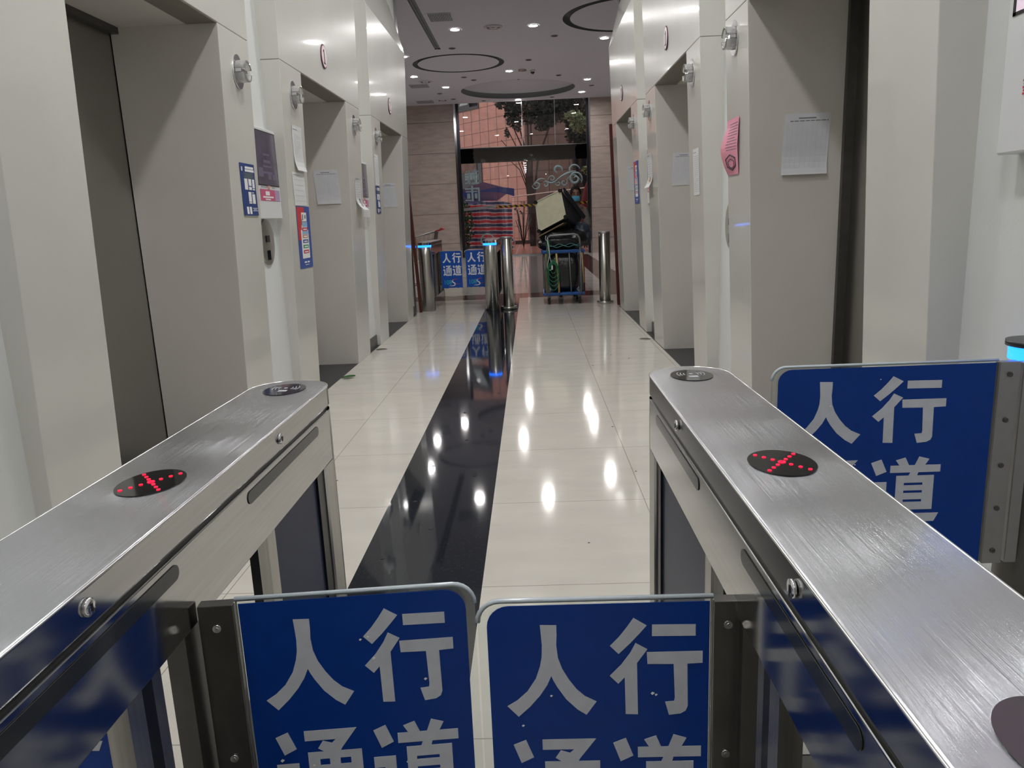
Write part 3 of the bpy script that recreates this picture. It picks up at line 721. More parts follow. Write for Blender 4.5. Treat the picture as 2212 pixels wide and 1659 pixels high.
# striped sheet, canopy, tapes, parasol
def tarpf(u, v):
    x = -3.05 + 2.30 * u; z = .0 + (1.86 + .30 * max(0, math.sin(PI * (u * .9 - .05))) * 1.0) * v
    return (x, 33 + .10 * math.sin(u * 19 + 1.3 * v) + .05 * math.sin(u * 43), z)
tag(MB().grid(tarpf, 60, 20).build('striped_tarpaulin', TARP), 'red white and navy striped plastic sheet hung outside the doors', 'tarpaulin')
cn = thing('canopy_tent', 'pop up canopy with lilac and navy cloth above the striped sheet', 'canopy tent', (-2.0, 34.4, 0))
MB().add([(-1.3, 0, 2.62), (0, 0, 3.0), (1.28, 0, 2.62), (-.7, .9, 2.3), (.55, .9, 2.2), (-1.3, .2, 2.2), (-.1, .3, 1.95)], [(0, 1, 3), (1, 4, 3), (1, 2, 4), (0, 3, 5), (3, 4, 6), (5, 3, 6)]).build('roof_cloth', CANOPY, cn)
MB().grid(lambda u, v: (-1.35 + 2.7 * u, -.06 + .03 * math.sin(u * 25), 2.66 - .08 * math.sin(PI * u * 2) * 1 - v * (.08 + .24 * abs(u - .45) * 1.9)), 30, 3).build('valance', NAVYC, cn)
for x in (-1.3, 1.28): MB().cyl((x, 0, 0), (x, 0, 2.65), .02, n=8).build('leg', POLEW, cn)
tag(MB().grid(lambda u, v: (-1.25 + 3.75 * u, 29.362, 1.785 + .03 * u + .085 * v), 30, 1).build('hazard_tape', TAPE), 'yellow and black striped tape stretched across outside the doors', 'barrier tape')
t = tag(MB().grid(lambda u, v: (-2.80 + 1.55 * u, 29.358, 1.70 + .10 * u + .105 * v), 20, 1).build('white_barrier_tape', TAPEW), 'white printed tape joined to the left end of the striped tape', 'barrier tape')
text_mesh('tape_print', '一  出 口', .06, INK, t, (-1.55, 29.354, 1.83), rot=(PI / 2, -.06, 0))
tag(MB().tube([(-.75, 33.5, 2.28), (3.4, 33.5, 2.62)], .025, 8).tube([(3.4, 33.5, 0), (3.4, 33.5, 2.64)], .03, 8).build('pale_pole', POLEW), 'pale horizontal pole running right from the canopy', 'pole')
pr = thing('folded_parasol', 'dark red folded parasol standing outside at the right of the doors', 'parasol', (2.35, 31.2, 0))
MB().lathe([(.02, 2.75), (.16, 2.45), (.30, 1.9), (.36, 1.0), (.30, .35), (.1, .3)], n=12).build('cloth', REDCL, pr)
MB().cyl((0, 0, 0), (0, 0, 2.8), .03, n=10).build('pole', BARK, pr)

# ------------------------------------------------------------------ characters of the gate signs (metres, x right from film edge, y down from film top)
REN = [(81, 32), (106, 33), (106, 49), (105, 67), (107, 88), (113, 107), (123, 126), (134, 142), (147, 155), (165, 165), (149, 188), (135, 178), (118, 160), (105, 139), (99, 127), (96, 119), (89, 135), (78, 152), (62, 171), (43, 189), (26, 170), (42, 160), (58, 145), (72, 123), (79, 102), (82, 87), (83, 67), (82, 48)]
XING = [[(223, 24), (243, 37), (233, 49), (218, 66), (200, 84), (187, 70), (201, 55), (213, 39)],
        [(226, 66), (244, 77), (228, 100), (229, 189), (210, 188), (209, 124), (199, 135), (186, 121), (204, 102), (218, 82)],
        [(251, 36), (317, 37), (317, 56), (251, 55)],
        [(243, 82), (328, 82), (328, 102), (305, 103), (306, 176), (303, 184), (295, 189), (277, 191), (271, 168), (285, 167), (286, 161), (284, 103), (244, 102)]]
ZOU = [[(2, 6), (16, 1), (24, 20), (10, 26)], [(0, 36), (25, 36), (25, 75), (36, 86), (100, 86), (94, 99), (34, 99), (21, 90), (9, 100), (0, 89), (12, 77), (12, 48), (0, 48)]]
def R(a, b, c, d): return [(a, b), (c, b), (c, d), (a, d)]
DAO = ZOU + [[(36, 3), (49, -1), (55, 12), (42, 12)], [(62, 12), (68, -2), (82, 2), (76, 12)], R(29, 11, 98, 22), [(57, 22), (68, 22), (66, 29), (54, 29)],
             R(38, 27, 49, 80), R(75, 27, 90, 80), R(48, 27, 76, 38), R(48, 42, 76, 50), R(48, 54, 76, 64), R(48, 68, 76, 80)]
TONG = ZOU + [[(34, 1), (93, 1), (75, 22), (72, 27), (58, 27), (48, 21), (54, 13), (64, 16), (69, 12), (34, 12)],
              R(36, 25, 49, 82), R(60, 25, 72, 80), R(84, 25, 97, 77), R(48, 25, 85, 33), R(48, 40, 85, 48), R(48, 55, 85, 63), [(84, 72), (97, 72), (94, 81), (78, 82), (76, 74), (84, 73)]]
def sign_polys():
    out = [[(x / 1000, y / 1000) for x, y in REN]] + [[(x / 1000, y / 1000) for x, y in p] for p in XING]
    for grid, ox in ((TONG, .030), (DAO, .187)):
        for p in grid: out.append([(ox + x * .00143, .229 + y * .00166) for x, y in p])
    return out
SIGN = sign_polys()

def wing(parent, xa, xb, yp, ztop, sx=1.0, sy=1.0, h=.60, free='R', film=FILM, letter=FILM_L, ang=0.0, clamp=.055, low=.10, screws=None, cmat=DARKSTEEL, logo=True):
    """sign panel in the plane y=yp from xa to xb; clamp on the hinge side; returns the wing object"""
    w = xb - xa; hx = xa if free == 'R' else xb
    e = bpy.data.objects.new('gate_wing', None); COL.objects.link(e); e.parent = parent; e.empty_display_size = .1
    e.location = (hx, yp, 0); e.rotation_euler = (0, 0, ang)
    X0 = xa - hx; X1 = xb - hx
    r = .034
    def rounded(x0, x1, z0, z1):
        p = []
        cs = [(x1 - r, z1 - r, 0) if free == 'R' else None, (x0 + r, z1 - r, 90) if free != 'R' else None]
        p = [(x0, z0), (x1, z0)]
        if free == 'R': p += [(x1 - r + r * math.cos(math.radians(a)), z1 - r + r * math.sin(math.radians(a))) for a in range(0, 91, 15)] + [(x0, z1)]
        else: p += [(x1, z1)] + [(x0 + r + r * math.cos(math.radians(a)), z1 - r + r * math.sin(math.radians(a))) for a in range(90, 181, 15)]
        return p
    # acrylic sheet
    ext = .014
    ax0, ax1 = (X0 - .006, X1 + ext) if free == 'R' else (X0 - ext, X1 + .006)
    MB().prism(rounded(ax0, ax1, low, ztop + .006), 'Y', -.004, .004).build('acrylic_sheet', ACRYL, e)
    p = rounded(ax0, ax1, low, ztop + .006); m = MB()
    top = [(x, 0, z) for x, z in (p[2:])] if free == 'R' else [(x, 0, z) for x, z in (p[2:])]
    m.tube(top, .0042, 6); m.build('sheet_edge', ACRYL_EDGE, e)
    # blue film with a slightly torn foot
    f = rounded(X0, X1, ztop - h, ztop); rnd = random.Random(int(abs(xa) * 1000) + 3)
    foot = [(X0 + w * i / 14, ztop - h + rnd.uniform(0, .012)) for i in range(15)]
    MB().prism(foot + f[2:], 'Y', -.0058, -.0042).build('sign_film', film, e)
    lt = MB()
    for i, q in enumerate(SIGN): lt.prism([(X0 + x * sx, ztop - y * sy) for x, y in q], 'Y', -.0064 - i * .00003, -.0055)
    lt.build('sign_lettering', letter, e)
    if logo:
        z = ztop - (.505 * sy)
        text_mesh('logo_number', '108', .105 * sy, CYAN, e, (X0 + .095 * sx, -.0064, z), bold=.010, sx=.86 * sx)
        sp = [(.225, .455), (.195, .46), (.172, .475), (.168, .492), (.185, .505), (.207, .52), (.214, .54), (.195, .556), (.16, .560), (.115, .558)]
        l1 = MB().tube([(X0 + x * sx, -.0068, ztop - y * sy) for x, y in sp], .008, 6, radii=[.003, .006, .009, .010, .011, .012, .012, .009, .006, .003]); l1.build('logo_swirl', WHITEP, e)
        l2 = MB().tube([(X0 + x * sx, -.0085, ztop - y * sy) for x, y in ((.245, .452), (.215, .455), (.19, .462), (.178, .474))], .006, 6); l2.box((X0 + .20 * sx, -.0068, ztop - .532 * sy), (X0 + .305 * sx, -.0058, ztop - .526 * sy))
        l2.box((X0 + .24 * sx, -.0068, ztop - .54 * sy), (X0 + .33 * sx, -.0058, ztop - .519 * sy)) if sy > 5 else None
        l2.build('logo_stroke', REDP, e)
    # scratches and chips in the film
    ch = MB()
    for _ in range(9):
        cx, cz, q = rnd.uniform(X0 + .02, X1 - .02), rnd.uniform(ztop - h + .05, ztop - .03), rnd.uniform(.0012, .0028)
        ch.prism([(cx - q, cz), (cx, cz - q), (cx + q * 1.4, cz + q * .3), (cx, cz + q)], 'Y', -.0069, -.0060)
    ch.build('film_chips', WHITEP, e)['kind'] = 'stuff'
    cx0, cx1 = (X0 - .006 - clamp, X0 - .006) if free == 'R' else (X1 + .006, X1 + .006 + clamp)
    cb = MB().box((cx0, -.011, ztop - .54), (cx1, .011, ztop + .002)).build('clamp', cmat, e, bevel=.0015)
    mid = (cx0 + cx1) / 2
    for zz in (screws or (ztop - .035, ztop - .27, ztop - .50)):
        MB().cyl((mid, -.0145, zz), (mid, -.010, zz), .0065, n=14).cyl((mid, -.0155, zz), (mid, -.0144, zz), .003, n=6).build('screw', CHROME if cmat is DARKSTEEL else DARKSTEEL, e)
    return e

def stadium(w, L, n=14, ins=0.0):
    r = w / 2 - ins; R_ = w / 2
    return [(r * math.cos(t), L - R_ + r * math.sin(t)) for t in [PI * i / n for i in range(n + 1)]] + [(-r * math.cos(t), R_ - r * math.sin(t)) for t in [PI * i / n for i in range(n + 1)]]

def turnstile(label, cx, y0, dz, side, led=True, near=True, group=None, inf=.44):
    """swing gate housing; side=+1 passage towards +X. y0 = end nearest the camera; top at .95+dz"""
    W_, L_ = .205, 1.65; Z = .95 + dz
    t = thing('turnstile', label, 'turnstile', (cx, y0, 0), group=group)
    MB().prism(stadium(W_, L_), 'Z', Z - .055, Z - .002).build('top_cover', [STEELY, STEELS], t, bevel=.004)
    for p in t.children[-1].data.polygons:
        if abs(p.normal.z) < .5: p.material_index = 1
    # bright folded edge round the top
    m = MB(); pts = [(x, y, Z - .004) for x, y in stadium(W_ - .001, L_)]
    m.tube(pts, .0022, 6, closed=True); m.build('top_edge', STEELE, t)
    MB().prism(stadium(W_, L_, ins=.006), 'Z', Z - .064, Z - .055).build('shadow_gap', BLACKP, t)
    m = MB(); R0 = W_ / 2
    m.box((-R0, R0, Z - .195), (R0, L_ - R0, Z - .064)); m.build('side_apron', STEELS, t, bevel=.002)
    for a in (0, 1):
        m = MB(); n = 14; yc = L_ - R0 if a else R0; s = 1 if a else -1
        pts = [(R0 * math.cos(PI * i / n), yc + s * R0 * math.sin(PI * i / n)) for i in range(n + 1)]
        pts += [(-R0, yc - s * .07), (R0, yc - s * .07)]
        m.prism(pts, 'Z', 0, Z - .195); m.prism(pts[:n + 1], 'Z', Z - .195, Z - .064)
        o = m.build('end_column', STEELV, t)
        for p in o.data.polygons:
            if abs(p.normal.z) < .1 and abs(p.normal.y) > .02: p.use_smooth = True
        # dark glazing bead next to the column
        ya, yb = (yc - s * .07, yc - s * .13)
        MB().box((-R0 + .006, min(ya, yb), .2), (R0 - .006, max(ya, yb), Z - .195)).build('bead', BLACKP, t)
    yc = L_ - R0
    q0, q1 = sorted((side * (R0 - .022), side * (R0 - .012)))
    MB().box((q0, yc - inf, .2), (q1, yc - .13, Z - .195)).build('infill_panel', SMOKE, t)
    q0, q1 = sorted((side * (R0 - .03), side * (R0 - .008)))
    MB().box((q0, yc - inf - .05, .2), (q1, yc - inf - .005, Z - .195)).build('post', STEELV, t)
    MB().box((-R0, R0, .0), (R0, L_ - R0, .2)).build('plinth', STEELS, t, bevel=.002)
    q0, q1 = sorted((side * (R0 - .036), side * (R0 - .004))); m = MB(); m.box((q0, .678, .2), (q1, .752, Z - .195))
    m.build('hinge_post', DARKSTEEL, t)
    MB().box((q0, .575, .2), (q1, .60, Z - .195)).build('post', STEELV, t)
    MB().box((q0, .548, .2), (q1, .575, Z - .195)).build('bead', BLACKP, t)
    MB().box((q0, .51, .2), (q1, .548, Z - .195)).build('post', STEELV, t)
    for s in (-1, 1):
        for a, b in ((.27, .68), (.965, 1.44)):
            x = s * (R0 + .0005); zc = Z - .087; hh = .012
            p = [(b - hh + hh * math.cos(q), zc + hh * math.sin(q)) for q in [-PI / 2 + PI * i / 8 for i in range(9)]] + [(a + hh - hh * math.cos(q), zc - hh * math.sin(q)) for q in [-PI / 2 + PI * i / 8 for i in range(9)]]
            MB().prism(p, 'X', min(x, x + s * .0012), max(x, x + s * .0012)).build('sensor_window', SLOT, t)
    if near:
        for yl in (.46, 1.165):
            x = side * R0
            lk = MB().lathe([(.0001, .0), (.0115, .0), (.0115, .004), (.008, .006), (.0001, .006)], (0, 0, 0), 20, axis='X')
            o = lk.build('lock', CHROME, t, loc=(x if side > 0 else x - .006, yl, Z - .028))
            MB().box((-.0015 + (.006 if side > 0 else 0), -.0012, -.005), (.0012 + (.006 if side > 0 else 0), .0012, .005)).build('keyhole', BLACKP, o)
        def ell(name, y, rx, ry):
            return MB().prism([(rx * math.cos(2 * PI * i / 40), y + ry * math.sin(2 * PI * i / 40)) for i in range(40)], 'Z', Z - .003, Z - .0005).build(name, BLACKG, t)
        e = ell('direction_display', .83, .0525, .066)
        dm = MB()
        for i in range(-3, 4):
            for s in (-1, 1):
                if i == 0 and s == 1: continue
                q = .0105 * i
                dm.cyl((q, .83 + s * q * 1.25, Z - .0006), (q, .83 + s * q * 1.25, Z + .0006), .0031, n=12)
        dm.cyl((0, .83, Z - .0006), (0, .83, Z + .0006), .006, n=12)
        dm.build('red_cross', LEDR, e)
        for y, s in ((1.53, 1), (.15, -1)):
            e = ell('card_reader', y, .052, .066)
            wv = MB()
            for k, rr in enumerate((.018, .026, .034)):
                for s2 in (1, -1):
                    wv.tube([(s2 * rr * math.cos(a), y + .012 * s + rr * math.sin(a) * 1.1, Z - .0004) for a in [math.radians(-32 + 64 * j / 8) for j in range(9)]], .0011, 5)
            wv.box((-.01, y - .028, Z - .0006), (.012, y - .012, Z + .0002)); wv.cyl((0, y + .012, Z - .0006), (0, y + .012, Z + .0002), .005, n=10)
            wv.build('reader_symbol', PALEINK, e)
    if led:
        n = 14; m = MB(); rr = R0 + .0015
        pts = [(rr * math.cos(-PI * i / n), R0 + rr * math.sin(-PI * i / n)) for i in range(n + 1)]
        v = [(x, y, Z - .075) for x, y in pts] + [(x, y, Z - .045) for x, y in pts]
        m.add(v, [(i, i + 1, n + 2 + i, n + 1 + i) for i in range(n)], 0, True); m.build('led_band', LEDB, t)
    return t
RG = .1025
# near pair
g1 = turnstile('brushed steel gate housing on the left, top running to the left frame edge', -.6425, .35, 0, 1, led=False)
wing(g1, .1685, .52, .722, .785, ang=.09, free='R', clamp=.055, screws=(.75, .52, .30))
w3 = wing(g1, -.60, -.125, .90, .785, sx=1.2, free='L', clamp=.02, ang=-.05, screws=(.7,))
g2 = turnstile('brushed steel gate housing on the right with a red cross and a sign panel behind', .392, .35, 0, -1, led=False, inf=.60)
wing(g2, -.480, -.142, .708, .777, free='L', clamp=.04, screws=(.742, .52, .30))
# side lane barrier post at the right edge
sp = thing('barrier_post', 'dark round barrier post with a blue light ring and wide blue sign panel at right', 'barrier', (1.296, 1.95, 0))
MB().cyl((0, 0, 0), (0, 0, .945), .060, n=40).build('post', DARKSTEEL, sp)
MB().cyl((0, 0, .945), (0, 0, .980), .072, n=40).build('light_ring', LEDB, sp)
MB().cyl((0, 0, .980), (0, 0, .993), .080, n=40).build('cap', BLACKP, sp)
MB().box((-.075, -.058, .41), (-.045, -.03, .948)).build('hinge_profile', GREYSTEEL, sp, bevel=.002)
wing(sp, -.683, -.142, -.05, .950, sx=1.29, sy=1.06, h=.56, free='L', clamp=.05, low=.36, cmat=GREYSTEEL, logo=False, screws=(.920, .802, .682, .565, .447))
# far pair
g3 = turnstile('far gate housing beside the left wall with a blue light band', -1.64, 11.75, .11, 1, near=False, group='far gate housings')
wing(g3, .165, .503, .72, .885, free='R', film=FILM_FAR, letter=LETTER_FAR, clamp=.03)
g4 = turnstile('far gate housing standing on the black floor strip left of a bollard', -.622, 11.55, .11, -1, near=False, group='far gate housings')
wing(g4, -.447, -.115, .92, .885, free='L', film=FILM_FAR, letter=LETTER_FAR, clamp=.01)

def bollard(label, x, y, h=1.10, r=.083):
    t = thing('bollard', label, 'bollard', (x, y, 0), group='steel bollards')
    MB().cyl((0, 0, 0), (0, 0, h - .03), r, n=36).build('tube', STEELV, t)
    MB().lathe([(r + .002, h - .03), (r + .002, h - .004), (r - .004, h), (.0001, h)], n=36).build('cap', GREYSTEEL, t)
    MB().lathe([(.0001, 0), (.128, 0), (.128, .04), (.122, .045), (r, .045)], n=36).build('base_flange', STEELV, t)
bollard('round steel bollard on the black strip beside the far gate housing', -.372, 11.70, 1.10, .083)
bollard('round steel bollard alone at right by the end of the corridor', 1.135, 11.98, 1.11, .088)

# ------------------------------------------------------------------ things on the walls
def wallpt(side, y0, y1, z0, z1, off=.002, curl=0.0, flat=None, tilt=0.0):
    """returns pt(u,v,d): u left->right as seen, v bottom->top, d proud of the surface"""
    F = FL if side < 0 else FR
    def pt(u, v, d=0.0):
        z = z0 + (z1 - z0) * v
        y = (y0 + (y1 - y0) * u) if side < 0 else (y1 + (y0 - y1) * u)
        y += tilt * (v - .5)
        x = (F(z) if flat is None else flat)
        c = curl * (max(0, .35 - v) ** 2) * 6 + curl * .25 * max(0, v - .85) * 4
        return (x - side * (off + d + c), y, z)
    return pt
def revpt(yy, x0, x1, z0, z1, off=.003, curl=0.0, skew=0.0):
    def pt(u, v, d=0.0):
        c = curl * (max(0, .4 - v) ** 2) * 6
        return (x0 + (x1 - x0) * u + skew * (v - .5), yy - off - d - c, z0 + (z1 - z0) * v)
    return pt
def patch(m, pt, u0, v0, u1, v1, d=.0006, mi=0, nu=1, nv=1):
    m.grid(lambda a, b: pt(u0 + (u1 - u0) * a, v0 + (v1 - v0) * b, d), nu, nv, mi, smooth=False); return m
def solid(pt, nu=2, nv=10, th=.0012):
    m = MB()
    m.grid(lambda a, b: pt(a, b, 0), nu, nv, 0, False); m.grid(lambda a, b: pt(a, b, th), nu, nv, 0, False)
    def edge(f): m.grid(lambda a, b: pt(*f(a), th * b), max(nu, nv), 1, 0, False)
    edge(lambda a: (0, a)); edge(lambda a: (1, a)); edge(lambda a: (a, 0)); edge(lambda a: (a, 1))
    return m
def lines(pt, u0, u1, v0, v1, n, seed=1, d=.0018, dens=.9, h=.3):
    rnd = random.Random(seed); m = MB()
    for i in range(n):
        v = v1 - (v1 - v0) * (i + .5) / n; u = u0 + rnd.choice((0, 0, .04)); hh = min((v1 - v0) / n * h, .016)
        end = u1 if rnd.random() < dens else u0 + (u1 - u0) * rnd.uniform(.3, .9)
        while u < end:
            k = rnd.uniform(.05, .14) * (u1 - u0)
            patch(m, pt, u, v - hh / 2, min(u + k, end), v + hh / 2, d); u += k + .018
    return m
def notice(name, label, cat, pt, m, group=None, nv=10, nu=2):
    return tag(solid(pt, nu, nv).build(name, m), label, cat, group)

def blue_poster(label, side, y0, y1, z0, z1):
    pt = wallpt(side, y0, y1, z0, z1, .002, curl=.004, tilt=-.02)
    o = notice('blue_poster', label, 'poster', pt, NAVYP, 'narrow blue posters on the lift surrounds')
    a = MB(); D = .0016
    patch(a, pt, .34, .90, .92, .945, D); patch(a, pt, .32, .845, .95, .89, D); patch(a, pt, .08, .85, .16, .93, D)
    for u0, v0, u1, v1 in ((.22, .50, .44, .71), (.50, .58, .70, .71), (.50, .50, .70, .56), (.76, .54, .92, .71), (.76, .50, .92, .525), (.42, .27, .62, .46), (.42, .235, .62, .26), (.68, .235, .88, .42), (.66, .44, .82, .455),
                           (.20, .03, .34, .17), (.40, .03, .54, .17), (.62, .14, .96, .15), (.68, .115, .9, .125), (.62, .09, .98, .10)):
        patch(a, pt, u0, v0, u1, v1, D)
    a.build('printed_blocks', WHITEP, o)
    g = MB()
    for k, v in enumerate((.81, .79, .765, .745, .725)): patch(g, pt, .2 + .05 * (k % 3), v, .9 - .08 * (k % 2), v + .010, D)
    g.build('green_text', LEAFL, o)
    b = lines(pt, .24, .42, .52, .70, 5, 3, .0022, h=.12); b.build('fine_text', PALEINK, o)
def bank_poster(label, side, y0, y1, z0, z1):
    pt = wallpt(side, y0, y1, z0, z1, .002, tilt=-.02)
    o = notice('red_blue_poster', label, 'poster', pt, BLUEP, 'red and blue posters on the lift surrounds'); D = .0016
    patch(MB(), pt, .02, .46, .98, .985, D, nv=4).build('red_upper_field', REDP, o)
    m = MB(); m.add([pt(.55, .985, D + .0003), pt(.98, .985, D + .0003), pt(.98, .40, D + .0003), pt(.62, .55, D + .0003)], [(0, 1, 2, 3)]); m.build('blue_edge', BLUEP, o)
    m = MB(); patch(m, pt, .22, .16, .80, .62, D + .0006); patch(m, pt, .30, .62, .72, .70, D + .0006); patch(m, pt, .33, .76, .72, .90, D + .0006); m.build('white_bottle_shape', WHITEP, o)
    m = MB(); patch(m, pt, .32, .55, .78, .61, D + .001); patch(m, pt, .34, .67, .74, .75, D + .001); m.build('pale_blue_area', LBLUEP, o)
    for nm, mt, v in (('red_panel', REDP, .605), ('salmon_panel', ORANGEP, .49), ('blue_panel', BLUEP, .41), ('green_panel', GREENP, .325), ('red_panel', REDP, .24)):
        q = patch(MB(), pt, .32, v, .74, v + .055, D + .0014).build(nm, mt, o)
    for v in (.62, .505, .425, .34, .255): patch(MB(), pt, .40, v, .68, v + .02, D + .0018).build('panel_text', WHITEP, o)
    m = MB(); patch(m, pt, .38, .78, .46, .87, D + .001); patch(m, pt, .56, .80, .66, .86, D + .001); patch(m, pt, .30, .70, .36, .80, D + .001); m.build('printed_figures', INK, o)
    m = MB(); patch(m, pt, .32, .085, .50, .11, D + .001); patch(m, pt, .56, .085, .72, .11, D + .001); patch(m, pt, .38, .05, .68, .06, D + .001); m.build('foot_text', WHITEP, o)
def text_notice(label, side, y0, y1, z0, z1, seed, curl=0.0, m=PAPER, rows=22, flap=False):
    pt = wallpt(side, y0, y1, z0, z1, .002, curl=curl, tilt=-.03 if side < 0 else .0)
    o = notice('printed_notice', label, 'notice', pt, m, 'printed notices taped to the lift surrounds')
    lines(pt, .12, .9, .22 if flap else .06, .86, rows, seed).build('printed_text', PALEINK, o)
    lines(pt, .08, .55, .90, .94, 1, seed + 1, h=.6).build('heading', INK, o)
    return o
def grid_notice(label, pt):
    o = notice('inspection_sheet', label, 'notice', pt, PAPERG, 'inspection sheets in the lift openings')
    patch(MB(), pt, .30, .915, .68, .935, .0016).build('heading', INK, o)
    lines(pt, .08, .95, .865, .895, 1, 5, dens=1, h=.5).build('column_heads', INK, o)
    m = MB()
    for i in range(26): patch(m, pt, .07, .12 + .73 * i / 25, .93, .121 + .73 * i / 25, .0016)
    for i in range(9): patch(m, pt, .07 + .86 * i / 8, .12, .073 + .86 * i / 8, .85, .0016)
    m.build('table_rules', PALEINK, o)
    patch(MB(), pt, 0, .0, 1.0, .03, .0022).build('folded_foot', PAPER, o)
def wall_screen(label, side, y0, y1, z0, z1, lit=False, brand=False):
    wx = -1.815 if side < 0 else 1.385; pr = .062
    a, b = min(wx, wx - side * pr), max(wx, wx - side * pr)
    cy = (y0 + y1) / 2
    t = thing('advert_screen', label, 'screen', (wx, cy, z0), group='wall advert screens')
    MB().box((min(0, -side * pr), y0 - cy, 0), (max(0, -side * pr), y1 - cy, z1 - z0)).build('housing', WHITEPL, t, bevel=.006)
    pt0 = wallpt(side, y0 - cy, y1 - cy, 0, z1 - z0, pr + .0005, flat=0)
    o = patch(MB(), pt0, .055, .375, .945, .955, .0012).build('display', SCREENLIT if lit else SCREEN, t)
    m = MB(); 
    for u0, v0, u1, v1 in ((.035, .365, .055, .965), (.945, .365, .965, .965), (.035, .365, .965, .375), (.035, .955, .965, .965)): patch(m, pt0, u0, v0, u1, v1, .0014)
    m.build('display_bezel', BLACKP, t)
    if not lit:
        patch(MB(), pt0, .08, .20, .72, .325, .0012).build('lower_display', PINKP, t); patch(MB(), pt0, .72, .20, .94, .325, .0012).build('lower_display', PURPLEP, t)
        m = MB(); patch(m, pt0, .30, .26, .48, .305, .002); patch(m, pt0, .18, .232, .64, .25, .002); patch(m, pt0, .28, .208, .50, .222, .002); m.build('display_text', WHITEP, t)
        lines(pt0, .14, .40, .338, .362, 1, 4, dens=1, h=.5).build('label_text', INK, t); lines(pt0, .56, .74, .338, .362, 1, 5, dens=1, h=.5).build('label_text', INK, t)
        patch(MB(), pt0, .43, .33, .53, .37, .002).build('label_badge', ORANGEP, t)
        m = MB()
        for u, v, w_, h_ in ((.35, .62, .3, .03), (.32, .57, .36, .02), (.3, .50, .4, .025), (.1, .46, .2, .10), (.5, .44, .14, .06), (.7, .44, .12, .06), (.35, .70, .28, .02)): patch(m, pt0, u, v, u + w_, v + h_, .0017)
        m.build('faint_image', mat('faint_screen_image', (.185, .165, .24), .12), t)
    if brand:
        p = pt0(.30, .165, .002); text_mesh('maker_name', '華語傳媒', .052, REDP, t, p, rot=(PI / 2, 0, -PI / 2), bold=.02)
        m = MB()
        for k in range(5): patch(m, pt0, .10, .40 + .02 * k, .5 + .05 * (k % 2), .408 + .02 * k, .0018)
        patch(m, pt0, .2, .52, .3, .53, .0018); m.build('screen_text', WHITEP, t)
        patch(MB(), pt0, .055, .80, .5, .955, .0015).build('screen_image', LEAFL, t); patch(MB(), pt0, .055, .70, .5, .80, .0016).build('screen_image', LBLUEP, t)
    return t
def call_plate(label, side, y, z):
    wx = -1.815 if side < 0 else 1.385
    t = thing('call_plate', label, 'lift call panel', (wx, y, z), group='oval lift call panels')
    def ov(ry, rz, d0, d1): return MB().prism([(ry * math.cos(2 * PI * i / 40), rz * math.sin(2 * PI * i / 40)) for i in range(40)], 'X', min(-side * d0, -side * d1), max(-side * d0, -side * d1))
    ov(.135, .155, .0, .012).build('plate', STEELV, t)
    MB().box((min(-side * .012, -side * .018), -.03, .0), (max(-side * .012, -side * .018), .03, .045)).build('button', BLACKP, t)
    MB().box((min(-side * .012, -side * .014), -.03, -.12), (max(-side * .012, -side * .014), .03, -.055)).build('indicator', BLACKG, t)
def lantern(label, side, y, z):
    F = FL if side < 0 else FR; s = -side
    t = thing('hall_lantern', label, 'lift indicator lamp', (F(z), y, z), group='lift indicator lamps')
    MB().prism([(.080 * math.cos(2 * PI * i / 40), .098 * math.sin(2 * PI * i / 40)) for i in range(40)], 'X', min(0, s * .008), max(0, s * .008)).build('backplate', CHROME, t, bevel=.002)
    prof = [(.0001, .009), (.034, .009), (.038, .016), (.038, .036), (.0001, .036)]
    MB().lathe([(r, s * x) for r, x in prof], (0, 0, 0), 28, axis='X').build('core', WHITEPL, t)
    for nm, a0, a1 in (('upper_shell', 12, 168), ('lower_shell', 192, 348)):
        m = MB(); n = 16
        def sh(u, v, a0=a0, a1=a1):
            a = math.radians(a0 + (a1 - a0) * u); r = .064 - .003 * v
            return (s * (.008 + .056 * v), r * math.cos(a), r * math.sin(a))
        def si(u, v, a0=a0, a1=a1):
            a = math.radians(a0 + (a1 - a0) * u); return (s * (.008 + .056 * v), .050 * math.cos(a), .050 * math.sin(a))
        m.grid(sh, n, 4); m.grid(si, n, 4)
        m.grid(lambda u, v: tuple(Vector(sh(u, 1)).lerp(Vector(si(u, 1)), v)), n, 1); m.grid(lambda u, v: tuple(Vector(sh(u, 0)).lerp(Vector(si(u, 0)), v)), n, 1)
        m.grid(lambda u, v: tuple(Vector(sh(0, u)).lerp(Vector(si(0, u)), v)), 4, 1); m.grid(lambda u, v: tuple(Vector(sh(1, u)).lerp(Vector(si(1, u)), v)), 4, 1)
        m.build(nm, ACRL, t)
    m = MB(); m.box((min(s * .008, s * .045), -.064, -.010), (max(s * .008, s * .045), .040, .008)); m.build('clip', CHROME, t)
def number_oval(label, side, y, z):
    F = FL if side < 0 else FR; s = -side; x = F(z) + s * .001
    t = thing('number_sign', label, 'sign', (x, y, z), group='round number signs over the lifts')
    ring = lambda r, d0, d1: MB().prism([(r * .92 * math.cos(2 * PI * i / 40), r * math.sin(2 * PI * i / 40)) for i in range(40)], 'X', min(s * d0, s * d1), max(s * d0, s * d1))
    ring(.096, .001, .005).build('border', BLACKINK, t); ring(.088, .005, .0062).build('red_ring', PINKP, t); ring(.084, .0062, .0072).build('face', mat('pale_pink_face', (.74, .62, .62), .3), t)
    MB().prism([(-s * 0 + q * s, z) for q, z in ((-.008, -.05), (-.008, .038), (-.026, .03), (-.026, .040), (-.004, .056), (.009, .056), (.009, -.05), (.028, -.05), (.028, -.060), (-.028, -.060), (-.028, -.05))], 'X', min(s * .0070, s * .0085), max(s * .0070, s * .0085)).build('numeral', BLACKINK, t)

